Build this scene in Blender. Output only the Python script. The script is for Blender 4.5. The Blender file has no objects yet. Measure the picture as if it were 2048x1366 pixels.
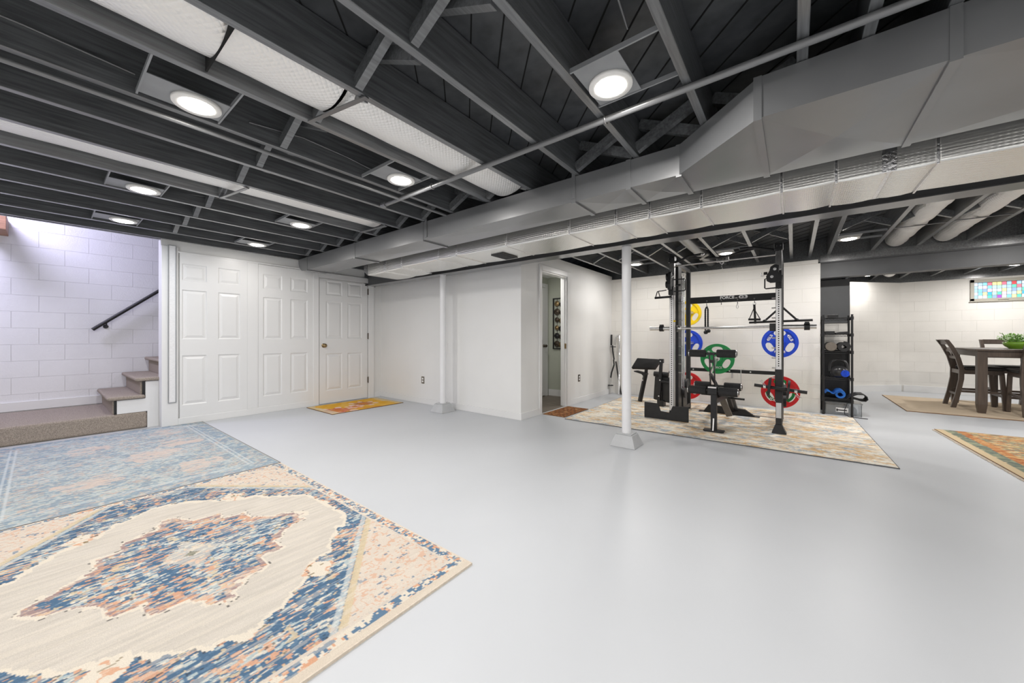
import bpy, bmesh, math, random
import numpy as np
from mathutils import Vector, Matrix, Euler

# ------------------------------------------------------------------ camera, world, exposure, lamps
sc = bpy.context.scene
COL = sc.collection
PI = math.pi
CAM_YAW = 0.658362
cam_d = bpy.data.cameras.new('camera')
cam = bpy.data.objects.new('camera', cam_d); COL.objects.link(cam)
cam_d.sensor_width = 36.0
cam_d.lens = 36.0 * 728.0 / 2048.0
cam_d.shift_y = -(683.0 - 674.43) / 2048.0
cam_d.clip_start = 0.02
cam.location = (0, 0, 1.09)
cam.rotation_euler = (PI / 2, 0, CAM_YAW)
sc.camera = cam

world = bpy.data.worlds.new('world'); sc.world = world
world.use_nodes = True
bg = world.node_tree.nodes['Background']
bg.inputs[0].default_value = (0.75, 0.85, 1.0, 1)
bg.inputs[1].default_value = 0.05

sc.view_settings.view_transform = 'Standard'
sc.view_settings.look = 'None'
sc.view_settings.gamma = 1.0
sc.view_settings.use_curve_mapping = False
sc.view_settings.exposure = 0.36
LAMP_W = 19.0
WARM = (1.0, 0.972, 0.945)
COOL = (0.88, 0.92, 1.0)

def area_light(name, loc, size, power, color, rot=(0, 0, 0), shape='DISK', size_y=None):
    d = bpy.data.lights.new(name, 'AREA'); d.shape = shape; d.size = size
    if size_y: d.size_y = size_y
    d.energy = power; d.color = color
    o = bpy.data.objects.new(name, d); COL.objects.link(o)
    o.location = loc; o.rotation_euler = rot
    return o

# daylight from upstairs, in the stairwell (cool)
area_light('stairwell_light', (-6.72, -0.62, 2.92), 0.55, 30, (0.73, 0.71, 1.0), (0.35, 0.10, 0))
# hallway ceiling lamp
area_light('hallway_light', (-3.25, 4.7, 2.14), 0.25, 6, WARM)

random.seed(4)
rng = np.random.default_rng(7)

# ------------------------------------------------------------------ materials
def s2l(c):
    c = c / 255.0
    return c / 12.92 if c <= 0.04045 else ((c + 0.055) / 1.055) ** 2.4
def S(r, g, b): return (s2l(r), s2l(g), s2l(b))

def mat(name, color, rough=0.5, metal=0.0, noise=None, bump=None, spec=0.5, emit=None, coat=0.0):
    """noise=(scale, amount[, stretch]) varies the colour; bump=(scale, strength[, stretch][, kind])"""
    m = bpy.data.materials.new(name); m.use_nodes = True
    nt = m.node_tree; N = nt.nodes; L = nt.links
    b = N['Principled BSDF']
    b.inputs['Base Color'].default_value = (*color, 1)
    b.inputs['Roughness'].default_value = rough
    b.inputs['Metallic'].default_value = metal
    b.inputs['Specular IOR Level'].default_value = spec
    b.inputs['Coat Weight'].default_value = coat
    b.inputs['Coat Roughness'].default_value = 0.22; b.inputs['Coat IOR'].default_value = 1.6
    if emit:
        b.inputs['Emission Color'].default_value = (*emit[0], 1)
        b.inputs['Emission Strength'].default_value = emit[1]
    tc = None
    def coords(stretch):
        nonlocal tc
        if tc is None: tc = N.new('ShaderNodeTexCoord')
        mp = N.new('ShaderNodeMapping'); mp.inputs['Scale'].default_value = stretch
        L.new(tc.outputs['Object'], mp.inputs['Vector']); return mp.outputs['Vector']
    if noise:
        st = noise[2] if len(noise) > 2 else (1, 1, 1)
        t = N.new('ShaderNodeTexNoise'); t.inputs['Scale'].default_value = noise[0]
        t.inputs['Detail'].default_value = 5
        L.new(coords(st), t.inputs['Vector'])
        r = N.new('ShaderNodeValToRGB')
        a = noise[1]
        r.color_ramp.elements[0].position = 0.3; r.color_ramp.elements[1].position = 0.7
        r.color_ramp.elements[0].color = (*[max(0, c * (1 - a)) for c in color], 1)
        r.color_ramp.elements[1].color = (*[min(1, c * (1 + a)) for c in color], 1)
        L.new(t.outputs['Fac'], r.inputs['Fac']); L.new(r.outputs['Color'], b.inputs['Base Color'])
    if bump:
        st = bump[2] if len(bump) > 2 else (1, 1, 1)
        kind = bump[3] if len(bump) > 3 else 'noise'
        if kind == 'voronoi':
            t = N.new('ShaderNodeTexVoronoi'); t.inputs['Scale'].default_value = bump[0]; out = t.outputs['Distance']
        else:
            t = N.new('ShaderNodeTexNoise'); t.inputs['Scale'].default_value = bump[0]; t.inputs['Detail'].default_value = 6; out = t.outputs['Fac']
        L.new(coords(st), t.inputs['Vector'])
        bp = N.new('ShaderNodeBump'); bp.inputs['Strength'].default_value = bump[1]; bp.inputs['Distance'].default_value = 0.01
        L.new(out, bp.inputs['Height']); L.new(bp.outputs['Normal'], b.inputs['Normal'])
    return m

def block_mat(name, color, swap, bw=0.406, bh=0.2, depth=0.5):
    """painted concrete block; swap says which object axes are (along, up)"""
    m = mat(name, color, 0.55, noise=(2.2, 0.03))
    nt = m.node_tree; N = nt.nodes; L = nt.links; b = N['Principled BSDF']
    tc = N.new('ShaderNodeTexCoord'); sp = N.new('ShaderNodeSeparateXYZ'); cb = N.new('ShaderNodeCombineXYZ')
    L.new(tc.outputs['Object'], sp.inputs[0])
    if swap == 'd':
        ad = N.new('ShaderNodeMath'); ad.operation = 'MULTIPLY_ADD'; ad.inputs[1].default_value = 1.414; ad.inputs[2].default_value = 0.1
        L.new(sp.outputs['X'], ad.inputs[0]); L.new(ad.outputs[0], cb.inputs[0])
    else:
        L.new(sp.outputs[swap], cb.inputs[0])
    L.new(sp.outputs['Z'], cb.inputs[1])
    br = N.new('ShaderNodeTexBrick')
    br.inputs['Scale'].default_value = 1.0; br.inputs['Mortar Size'].default_value = 0.0032
    br.inputs['Mortar Smooth'].default_value = 0.6
    br.inputs['Brick Width'].default_value = bw; br.inputs['Row Height'].default_value = bh
    L.new(cb.outputs[0], br.inputs['Vector'])
    nz = N.new('ShaderNodeTexNoise'); nz.inputs['Scale'].default_value = 70; nz.inputs['Detail'].default_value = 4
    L.new(tc.outputs['Object'], nz.inputs['Vector'])
    nz2 = N.new('ShaderNodeTexNoise'); nz2.inputs['Scale'].default_value = 3; L.new(tc.outputs['Object'], nz2.inputs['Vector'])
    ml = N.new('ShaderNodeMath'); ml.operation = 'MULTIPLY'; L.new(nz.outputs['Fac'], ml.inputs[0]); L.new(nz2.outputs['Fac'], ml.inputs[1])
    iv = N.new('ShaderNodeMath'); iv.operation = 'MULTIPLY_ADD'; iv.inputs[1].default_value = -1.2
    L.new(br.outputs['Fac'], iv.inputs[0]); L.new(ml.outputs[0], iv.inputs[2])
    bp = N.new('ShaderNodeBump'); bp.inputs['Strength'].default_value = depth; bp.inputs['Distance'].default_value = 0.006
    L.new(iv.outputs[0], bp.inputs['Height']); L.new(bp.outputs['Normal'], b.inputs['Normal'])
    mx = N.new('ShaderNodeMix'); mx.data_type = 'RGBA'
    src = b.inputs['Base Color'].links[0].from_socket
    L.new(src, mx.inputs[6]); mx.inputs[7].default_value = (*[c * 0.93 for c in color], 1)
    L.new(br.outputs['Fac'], mx.inputs[0]); L.new(mx.outputs[2], b.inputs['Base Color'])
    return m

def attr_mat(name, rough=0.95, fine=(900, 0.25), streak=None):
    """reads the woven pattern stored on the mesh; fine pile noise on top"""
    m = bpy.data.materials.new(name); m.use_nodes = True
    nt = m.node_tree; N = nt.nodes; L = nt.links; b = N['Principled BSDF']
    b.inputs['Roughness'].default_value = rough; b.inputs['Specular IOR Level'].default_value = 0.1
    a = N.new('ShaderNodeAttribute'); a.attribute_name = 'pattern'
    tc = N.new('ShaderNodeTexCoord'); mp = N.new('ShaderNodeMapping')
    mp.inputs['Scale'].default_value = streak or (1, 1, 1)
    L.new(tc.outputs['Object'], mp.inputs['Vector'])
    t = N.new('ShaderNodeTexNoise'); t.inputs['Scale'].default_value = fine[0]; t.inputs['Detail'].default_value = 3
    L.new(mp.outputs['Vector'], t.inputs['Vector'])
    mr = N.new('ShaderNodeMapRange'); mr.inputs[1].default_value = 0.3; mr.inputs[2].default_value = 0.7
    mr.inputs[3].default_value = 1 - fine[1]; mr.inputs[4].default_value = 1 + fine[1] * 0.6
    L.new(t.outputs['Fac'], mr.inputs[0])
    mx = N.new('ShaderNodeMix'); mx.data_type = 'RGBA'; mx.blend_type = 'MULTIPLY'; mx.inputs[0].default_value = 1
    L.new(a.outputs['Color'], mx.inputs[6]); L.new(mr.outputs[0], mx.inputs[7])
    L.new(mx.outputs[2], b.inputs['Base Color'])
    bp = N.new('ShaderNodeBump'); bp.inputs['Strength'].default_value = 0.4; bp.inputs['Distance'].default_value = 0.003
    L.new(t.outputs['Fac'], bp.inputs['Height']); L.new(bp.outputs['Normal'], b.inputs['Normal'])
    return m

def foil_mat(name, base, rough, bumpscale, strength, stretch, metal=1.0, checker=None, amount=0.8):
    m = mat(name, base, rough, metal, bump=(bumpscale, strength, stretch))
    if checker:  # embossed diamond bubbles
        nt = m.node_tree; N = nt.nodes; L = nt.links; b = N['Principled BSDF']
        tc = N.new('ShaderNodeTexCoord'); mp = N.new('ShaderNodeMapping')
        mp.inputs['Rotation'].default_value = (0, 0, PI / 4); mp.inputs['Scale'].default_value = (checker,) * 3
        L.new(tc.outputs['Object'], mp.inputs['Vector'])
        v = N.new('ShaderNodeTexVoronoi'); v.inputs['Scale'].default_value = 1.0; v.inputs['Randomness'].default_value = 0.0
        L.new(mp.outputs['Vector'], v.inputs['Vector'])
        bp = N.new('ShaderNodeBump'); bp.inputs['Strength'].default_value = amount; bp.inputs['Distance'].default_value = 0.006; bp.invert = True
        old = b.inputs['Normal'].links[0].from_socket
        L.new(v.outputs['Distance'], bp.inputs['Height']); L.new(old, bp.inputs['Normal']); L.new(bp.outputs['Normal'], b.inputs['Normal'])
    return m

M = {}
M['white'] = mat('white_wall_paint', (0.80, 0.80, 0.79), 0.45, noise=(1.5, 0.02), bump=(220, 0.05))
M['trim'] = mat('white_trim_paint', (0.79, 0.79, 0.785), 0.3, noise=(2, 0.01))
M['door'] = mat('white_door_paint', (0.78, 0.78, 0.775), 0.32, noise=(3, 0.01), bump=(60, 0.03, (8, 8, 0.6)))
M['block'] = block_mat('painted_block_x', (0.79, 0.77, 0.73), 'X')
M['blocky'] = block_mat('painted_block_y', (0.80, 0.80, 0.81), 'Y', depth=0.7)
M['blockd'] = block_mat('painted_block_diagonal', (0.79, 0.77, 0.73), 'd')
M['sage'] = mat('sage_wall_paint', S(186, 190, 176), 0.6, noise=(2, 0.02))
M['floor'] = mat('grey_floor_paint', (0.535, 0.552, 0.575), 0.38, noise=(0.8, 0.035), bump=(9, 0.02), spec=0.35)
M['woodfloor'] = mat('hall_plank', S(118, 108, 98), 0.5, noise=(6, 0.35, (0.6, 8, 1)))
M['black_wood'] = mat('black_painted_wood', (0.105, 0.111, 0.116), 0.40, noise=(5, 0.40, (14, 0.8, 14)), bump=(6, 0.14, (16, 0.8, 16)), spec=0.8, coat=0.9)
M['black_deck'] = mat('black_painted_boards', (0.052, 0.056, 0.061), 0.5, noise=(4, 0.3, (3, 3, 3)), coat=0.3)
M['gap'] = mat('board_gap', (0.003, 0.003, 0.003), 0.9, noise=(5, 0.1))
M['black_steel'] = mat('black_painted_steel', (0.075, 0.078, 0.083), 0.36, noise=(3, 0.15), spec=0.8, coat=0.9)
M['duct'] = mat('grey_black_duct_paint', (0.15, 0.154, 0.158), 0.38, noise=(2.0, 0.10), bump=(5, 0.06), spec=0.7, coat=0.7)
M['pan'] = mat('grey_steel_pan', (0.30, 0.31, 0.32), 0.45, 0.2, noise=(6, 0.1))
M['foil'] = foil_mat('foil_wrap', (0.95, 0.94, 0.90), 0.26, 20, 0.16, (0.10, 6, 4), metal=0.86, checker=62, amount=0.30)
M['foil_tape'] = foil_mat('foil_tape', (0.92, 0.92, 0.93), 0.2, 60, 0.5, (1, 1, 1))
M['bubble'] = foil_mat('bubble_foil', (0.93, 0.92, 0.90), 0.42, 30, 0.3, (1, 1, 1), metal=0.55, checker=52)
M['lens'] = mat('lamp_lens', (1, 1, 1), 0.4, emit=((1.0, 0.94, 0.86), 26.0), noise=(3, 0.01))
M['lenscool'] = mat('lamp_lens_cool', (1, 1, 1), 0.4, emit=((0.90, 0.94, 1.0), 40.0), noise=(3, 0.01))
M['ring'] = mat('lamp_ring', (0.88, 0.87, 0.84), 0.4, noise=(3, 0.02))
M['post'] = mat('white_post_paint', (0.80, 0.80, 0.81), 0.35, noise=(3, 0.02))
M['footing'] = mat('grey_footing_paint', (0.48, 0.49, 0.50), 0.5, noise=(6, 0.06), bump=(40, 0.2))
M['carpet'] = mat('beige_carpet', S(176, 164, 152), 0.98, noise=(160, 0.38), bump=(320, 0.9), spec=0.05)
M['black'] = mat('black_powder_coat', (0.012, 0.012, 0.013), 0.42, noise=(20, 0.2))
M['blackm'] = mat('black_matte_steel', (0.022, 0.022, 0.024), 0.55, noise=(20, 0.2))
M['vinyl'] = mat('black_vinyl', (0.016, 0.016, 0.016), 0.38, noise=(8, 0.2), bump=(300, 0.15))
M['foam'] = mat('black_foam', (0.024, 0.024, 0.025), 0.8, noise=(60, 0.2), bump=(250, 0.3))
M['rubber'] = mat('black_rubber', (0.014, 0.014, 0.015), 0.5, noise=(30, 0.2))
M['chrome'] = mat('chrome', (0.86, 0.86, 0.87), 0.14, 1.0, noise=(8, 0.03))
M['steel'] = mat('brushed_steel', (0.66, 0.65, 0.64), 0.32, 1.0, noise=(60, 0.08, (1, 1, 0.05)))
M['perf'] = mat('zinc_upright', (0.72, 0.71, 0.70), 0.38, 0.75, noise=(10, 0.05))
M['hole'] = mat('dark_hole', (0.004, 0.004, 0.004), 0.9, noise=(5, 0.1))
M['brass'] = mat('antique_brass', (0.32, 0.23, 0.12), 0.3, 1.0, noise=(30, 0.15))
M['bronze'] = mat('dark_bronze', (0.10, 0.08, 0.06), 0.4, 0.8, noise=(30, 0.15))
M['yellow'] = mat('yellow_plate', S(240, 205, 20), 0.4, noise=(10, 0.04))
M['blue'] = mat('blue_plate', S(22, 68, 200), 0.4, noise=(10, 0.04))
M['green'] = mat('green_plate', S(20, 165, 84), 0.4, noise=(10, 0.04))
M['red'] = mat('red_plate', S(205, 18, 28), 0.4, noise=(10, 0.04))
M['ink'] = mat('white_print', (0.86, 0.86, 0.86), 0.5, noise=(10, 0.02))
M['inkblack'] = mat('black_print', (0.02, 0.02, 0.02), 0.5, noise=(10, 0.02))
M['darkwood'] = mat('dark_stained_wood', S(82, 70, 61), 0.34, noise=(5, 0.22, (12, 12, 1.0)), bump=(8, 0.08, (12, 12, 1)))
M['cushion'] = mat('black_seat_vinyl', (0.014, 0.013, 0.013), 0.45, noise=(10, 0.2), bump=(200, 0.15))
M['pot'] = mat('green_glaze', S(132, 180, 58), 0.18, noise=(8, 0.1), coat=0.5)
M['leaf'] = mat('leaf_green', S(138, 186, 84), 0.5, noise=(14, 0.35))
M['matblue'] = mat('blue_mat', S(36, 112, 205), 0.65, noise=(20, 0.05), bump=(160, 0.2))
M['matblack'] = mat('black_mat', (0.02, 0.02, 0.021), 0.7, noise=(20, 0.15), bump=(160, 0.3))
M['matbrown'] = mat('grey_brown_foam', S(112, 105, 96), 0.8, noise=(40, 0.1))
M['kettle'] = mat('kettlebell_vinyl', (0.028, 0.028, 0.03), 0.28, noise=(10, 0.1))
M['capblue'] = mat('blue_cap', S(28, 78, 210), 0.4, noise=(60, 0.3))
M['rawwood'] = mat('raw_brown_lumber', S(150, 112, 88), 0.6, noise=(5, 0.2, (10, 2, 10)))
M['black_beam'] = mat('black_beam_paint', (0.080, 0.083, 0.088), 0.5, noise=(3, 0.15), spec=0.6)
M['vent'] = mat('dark_register', (0.05, 0.05, 0.05), 0.5, 0.3, noise=(10, 0.1))
M['outlet'] = mat('bronze_outlet_plate', S(120, 112, 100), 0.4, 0.5, noise=(20, 0.05))
M['chartpaper'] = mat('white_chart', (0.82, 0.82, 0.83), 0.5, noise=(14, 0.06, (1, 3, 9)))
M['winframe'] = mat('grey_window_frame', S(172, 168, 156), 0.5, noise=(6, 0.04))
M['brownedge'] = mat('brown_binding', S(120, 86, 52), 0.9, noise=(40, 0.1))
M['creamedge'] = mat('cream_binding', S(206, 194, 178), 0.9, noise=(80, 0.1))
M['greyedge'] = mat('dark_binding', S(96, 96, 98), 0.9, noise=(80, 0.1))
def plastic():
    m = mat('clear_bin_plastic', (0.9, 0.93, 0.95), 0.15, noise=(4, 0.03))
    m.node_tree.nodes['Principled BSDF'].inputs['Transmission Weight'].default_value = 0.85
    return m
M['bin'] = plastic()
M['bindark'] = mat('stored_grey_fabric', S(96, 104, 112), 0.8, noise=(12, 0.4))

# ------------------------------------------------------------------ object helpers
ORG = {}
def tag(o, label=None, cat=None, group=None, kind=None):
    if label: o['label'] = label
    if cat: o['category'] = cat
    if group: o['group'] = group
    if kind: o['kind'] = kind
    return o
def thing(name, loc, label=None, cat=None, group=None, kind=None):
    o = bpy.data.objects.new(name, None); COL.objects.link(o)
    o.empty_display_size = 0.05; o.location = loc; ORG[o] = Vector(loc)
    return tag(o, label, cat, group, kind)

class MB:
    def __init__(s): s.v = []; s.f = []; s.mi = []; s.sm = []
    def add(s, vs, fs, mi=0, smooth=False):
        b = len(s.v); s.v += [tuple(v) for v in vs]
        for f in fs: s.f.append([b + i for i in f]); s.mi.append(mi); s.sm.append(smooth)
        return s
    def box(s, x0, x1, y0, y1, z0, z1, mi=0):
        vs = [(x, y, z) for z in (z0, z1) for y in (y0, y1) for x in (x0, x1)]
        return s.add(vs, [(0, 2, 3, 1), (4, 5, 7, 6), (0, 1, 5, 4), (2, 6, 7, 3), (0, 4, 6, 2), (1, 3, 7, 5)], mi)
    def bar(s, p0, p1, w, h, up=(0, 0, 1), mi=0):
        """square bar between two points; w across, h along up"""
        p0 = Vector(p0); p1 = Vector(p1); d = (p1 - p0).normalized(); up = Vector(up)
        r = d.cross(up)
        if r.length < 1e-5: up = Vector((0, 1, 0)); r = d.cross(up)
        r.normalize(); u = r.cross(d).normalized()
        vs = []
        for p in (p0, p1):
            for a, b in ((-1, -1), (1, -1), (1, 1), (-1, 1)):
                vs.append(p + r * (a * w / 2) + u * (b * h / 2))
        return s.add(vs, [(3, 2, 1, 0), (4, 5, 6, 7), (0, 1, 5, 4), (1, 2, 6, 5), (2, 3, 7, 6), (3, 0, 4, 7)], mi)
    def tube(s, pts, r, n=12, mi=0, caps=True):
        pts = [Vector(p) for p in pts]; rs = r if isinstance(r, (list, tuple)) else [r] * len(pts)
        rings = []; prev = None
        for i, p in enumerate(pts):
            d = (pts[min(i + 1, len(pts) - 1)] - pts[max(i - 1, 0)]).normalized()
            if prev is None:
                a = Vector((0, 0, 1)) if abs(d.z) < 0.9 else Vector((1, 0, 0))
                u = d.cross(a).normalized()
            else:
                u = (prev - d * prev.dot(d))
                u = u.normalized() if u.length > 1e-6 else d.orthogonal().normalized()
            prev = u; w = d.cross(u)
            rings.append([p + (u * math.cos(2 * PI * k / n) + w * math.sin(2 * PI * k / n)) * rs[i] for k in range(n)])
        vs = [v for ring in rings for v in ring]; fs = []
        for i in range(len(pts) - 1):
            for k in range(n):
                fs.append((i * n + k, i * n + (k + 1) % n, (i + 1) * n + (k + 1) % n, (i + 1) * n + k))
        s.add(vs, fs, mi, True)
        if caps:
            b = len(s.v); s.v += [tuple(v) for v in rings[0]] + [tuple(v) for v in rings[-1]]
            s.f.append([b + k for k in reversed(range(n))]); s.mi.append(mi); s.sm.append(False)
            s.f.append([b + n + k for k in range(n)]); s.mi.append(mi); s.sm.append(False)
        return s
    def disc(s, c, r, axis, t, n=28, mi=0):
        c = Vector(c); a = Vector(axis).normalized()
        return s.tube([c - a * t / 2, c + a * t / 2], r, n, mi)
    def lathe(s, prof, c=(0, 0, 0), n=28, mi=0, axis='z'):
        vs = []; fs = []
        for r, z in prof:
            for k in range(n):
                a = 2 * PI * k / n; p = (r * math.cos(a), r * math.sin(a), z)
                if axis == 'y': p = (p[0], p[2], p[1])
                if axis == 'x': p = (p[2], p[0], p[1])
                vs.append((c[0] + p[0], c[1] + p[1], c[2] + p[2]))
        for i in range(len(prof) - 1):
            for k in range(n):
                q = (i * n + k, i * n + (k + 1) % n, (i + 1) * n + (k + 1) % n, (i + 1) * n + k)
                fs.append(q if axis != 'y' else q[::-1])
        return s.add(vs, fs, mi, True)
    def prism(s, poly, axis, a0, a1, mi=0):
        """extrude a 2D polygon along an axis: 'x' poly=(y,z), 'y' poly=(x,z), 'z' poly=(x,y)"""
        def P(p, a): return {'x': (a, p[0], p[1]), 'y': (p[0], a, p[1]), 'z': (p[0], p[1], a)}[axis]
        n = len(poly)
        vs = [P(p, a0) for p in poly] + [P(p, a1) for p in poly]
        fs = [list(range(n)), list(range(n, 2 * n))[::-1]] + [(i, n + i, n + (i + 1) % n, (i + 1) % n) for i in range(n)]
        return s.add(vs, fs, mi)
    def build(s, name, mats, parent=None, origin=None, bevel=0, seg=2, fix=True):
        me = bpy.data.meshes.new(name)
        if parent is not None: org = ORG[parent]
        elif origin is not None: org = Vector(origin)
        else:
            a = np.array(s.v); lo = a.min(0); hi = a.max(0)
            org = Vector(((lo[0] + hi[0]) / 2, (lo[1] + hi[1]) / 2, lo[2]))
        me.from_pydata([Vector(v) - org for v in s.v], [], s.f)
        if not isinstance(mats, (list, tuple)): mats = [mats]
        for m in mats: me.materials.append(M[m] if isinstance(m, str) else m)
        me.polygons.foreach_set('material_index', s.mi)
        me.polygons.foreach_set('use_smooth', s.sm)
        me.update()
        if fix and len(s.f) < 40000:
            bm = bmesh.new(); bm.from_mesh(me)
            bmesh.ops.recalc_face_normals(bm, faces=bm.faces[:]); bm.to_mesh(me); bm.free()
        o = bpy.data.objects.new(name, me); COL.objects.link(o)
        if parent is not None: o.parent = parent
        else: o.location = org
        ORG[o] = org
        if bevel:
            md = o.modifiers.new('bevel', 'BEVEL'); md.width = bevel; md.segments = seg; md.limit_method = 'ANGLE'; md.angle_limit = 0.7
            md.harden_normals = False
        return o
def box(name, m, parent, *b, bevel=0): return MB().box(*b).build(name, m, parent, bevel=bevel)
def structure(o): o['kind'] = 'structure'; return o

def copy_tree(o, parent=None, loc=None, rotz=None):
    c = o.copy(); COL.objects.link(c)
    if parent is not None: c.parent = parent
    if loc is not None: c.location = loc
    if rotz is not None: c.rotation_euler[2] = rotz
    for ch in o.children: copy_tree(ch, c)
    return c

FONT_CACHE = {}
def text_mesh(name, txt, size, loc, rot, m, parent, extrude=0.0008, spin=0.0, width=None, outline=False, bold=0.0):
    cu = bpy.data.curves.new(name, 'FONT'); cu.body = txt; cu.size = size; cu.extrude = extrude
    cu.align_x = 'CENTER'; cu.align_y = 'CENTER'; cu.offset = bold
    if outline: cu.fill_mode = 'NONE'; cu.bevel_depth = size * 0.03
    t = bpy.data.objects.new(name, cu); COL.objects.link(t)
    dg = bpy.context.evaluated_depsgraph_get(); dg.update()
    me = bpy.data.meshes.new_from_object(t.evaluated_get(dg))
    bpy.data.objects.remove(t); bpy.data.curves.remove(cu)
    if width:
        xs = [v.co.x for v in me.vertices]; k = width / max(1e-6, max(xs) - min(xs))
        for v in me.vertices: v.co.x *= k
    mtx = Euler(rot).to_matrix() @ Matrix.Rotation(spin, 3, 'Z')
    org = ORG[parent]
    for v in me.vertices: v.co = mtx @ v.co + Vector(loc) - org
    me.materials.clear(); me.materials.append(M[m])
    o = bpy.data.objects.new(name, me); COL.objects.link(o); o.parent = parent; ORG[o] = org
    return o
FRONT = (PI / 2, 0, 0)      # faces -Y

# ------------------------------------------------------------------ the setting
JZ = 2.28          # underside of the joists
DZ = 2.515         # underside of the deck boards
structure(box('floor', 'floor', None, -7.6, 4.8, -3.4, 10.9, -0.12, 0.0))
structure(box('floor_hall', 'woodfloor', None, -3.66, -2.86, 3.97, 5.83, 0.0, 0.004))
structure(box('wall_left', 'white', None, -6.20, -6.05, 0.885, 3.86, 0.0, JZ))
structure(box('wall_stair', 'blocky', None, -7.62, -7.40, -1.6, 4.0, 0.0, 3.05))
structure(box('wall_stair_end', 'white', None, -7.40, -6.2, 3.86, 4.0, 0.0, 3.05))
structure(box('wall_stair_near', 'white', None, -7.62, -6.05, -1.75, -1.6, 0.0, 3.05))
structure(box('wall_stair_upper', 'white', None, -6.17, -6.11, -1.6, 3.86, 2.52, 3.05))
structure(box('ceiling_stair', 'white', None, -7.62, -6.05, -1.75, 4.0, 3.05, 3.12))
structure(box('wall_left_near', 'white', None, -6.20, -6.05, -3.4, -1.75, 0.0, 2.6))
structure(box('wall_back', 'white', None, -6.2, -2.83, 3.85, 3.97, 0.0, 2.5))
MB_w = MB().box(-2.93, -2.83, 3.97, 4.33, 0, JZ).box(-2.93, -2.83, 5.08, 6.88, 0, JZ).box(-2.93, -2.83, 4.33, 5.08, 2.045, JZ)
structure(MB_w.build('wall_doorway', 'white'))
structure(box('wall_hall_end', 'sage', None, -3.80, -2.93, 5.83, 5.93, 0, 2.2))
structure(box('wall_hall_side', 'sage', None, -3.80, -3.66, 3.97, 5.83, 0, 2.2))
structure(box('ceiling_hall', 'white', None, -3.80, -2.93, 3.97, 5.83, 2.2, 2.25))
structure(box('wall_gym', 'block', None, -2.95, 0.306, 6.86, 7.06, 0, 2.155))
structure(box('trim_1', 'block', None, -2.95, 0.28, 6.845, 7.06, 2.155, 2.21))
def diag():
    m = MB(); x0, y0, x1, y1 = 0.0, 8.99, 1.80, 10.72
    n = Vector((-(y1 - y0), x1 - x0)).normalized() * 0.2
    m.prism([(x0, y0), (x1, y1), (x1 + n.x, y1 + n.y), (x0 + n.x, y0 + n.y)], 'z', 0, 2.19); return m
structure(diag().build('wall_far_angled', 'blockd'))
structure(box('wall_far', 'block', None, 1.6, 2.61, 10.62, 10.8, 0, 2.19))
structure(MB().box(2.61, 3.42, 10.62, 10.8, 0, 1.755).box(3.42, 4.8, 10.62, 10.8, 0, 2.19).box(2.61, 3.42, 10.62, 10.8, 2.155, 2.19).build('wall_far_window', 'block'))
structure(box('wall_right', 'white', None, 4.6, 4.8, -3.4, 10.8, 0, 2.6))
structure(box('wall_near', 'white', None, -6.2, 4.8, -3.4, -3.25, 0, 2.6))
structure(box('wall_gym_side', 'white', None, -0.10, 0.0, 7.06, 9.2, 0, 2.5))
structure(MB().box(-6.2, 4.8, 6.95, 7.05, 2.21, 2.52).build('trim_2', 'black_wood'))
structure(MB().box(0.0, 4.8, 10.60, 10.8, 2.19, 2.52).build('trim_3', 'black_wood'))

# baseboards
structure(box('baseboard_back', 'trim', None, -6.05, -2.815, 3.835, 3.85, 0, 0.09, bevel=0.003))
structure(MB().box(-2.83, -2.815, 3.85, 4.27, 0, 0.09).box(-2.83, -2.815, 5.18, 6.86, 0, 0.09).build('baseboard_doorway', 'trim', bevel=0.003))
structure(box('baseboard_left', 'trim', None, -6.05, -6.035, 3.69, 3.85, 0, 0.09, bevel=0.003))
structure(box('baseboard_hall', 'trim', None, -3.635, -2.93, 5.815, 5.83, 0, 0.12, bevel=0.003))
structure(box('baseboard_stair', 'trim', None, -7.40, -7.385, -1.6, 0.6, 0.2, 0.31, bevel=0.003))
structure(box('baseboard_far', 'trim', None, 1.75, 4.6, 10.6, 10.62, 0, 0.13, bevel=0.003))
def bd():
    m = MB(); m.prism([(0.0, 8.99), (1.80, 10.72), (1.814, 10.705), (0.014, 8.975)], 'z', 0, 0.13); return m
structure(bd().build('baseboard_far_angled', 'trim'))

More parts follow.
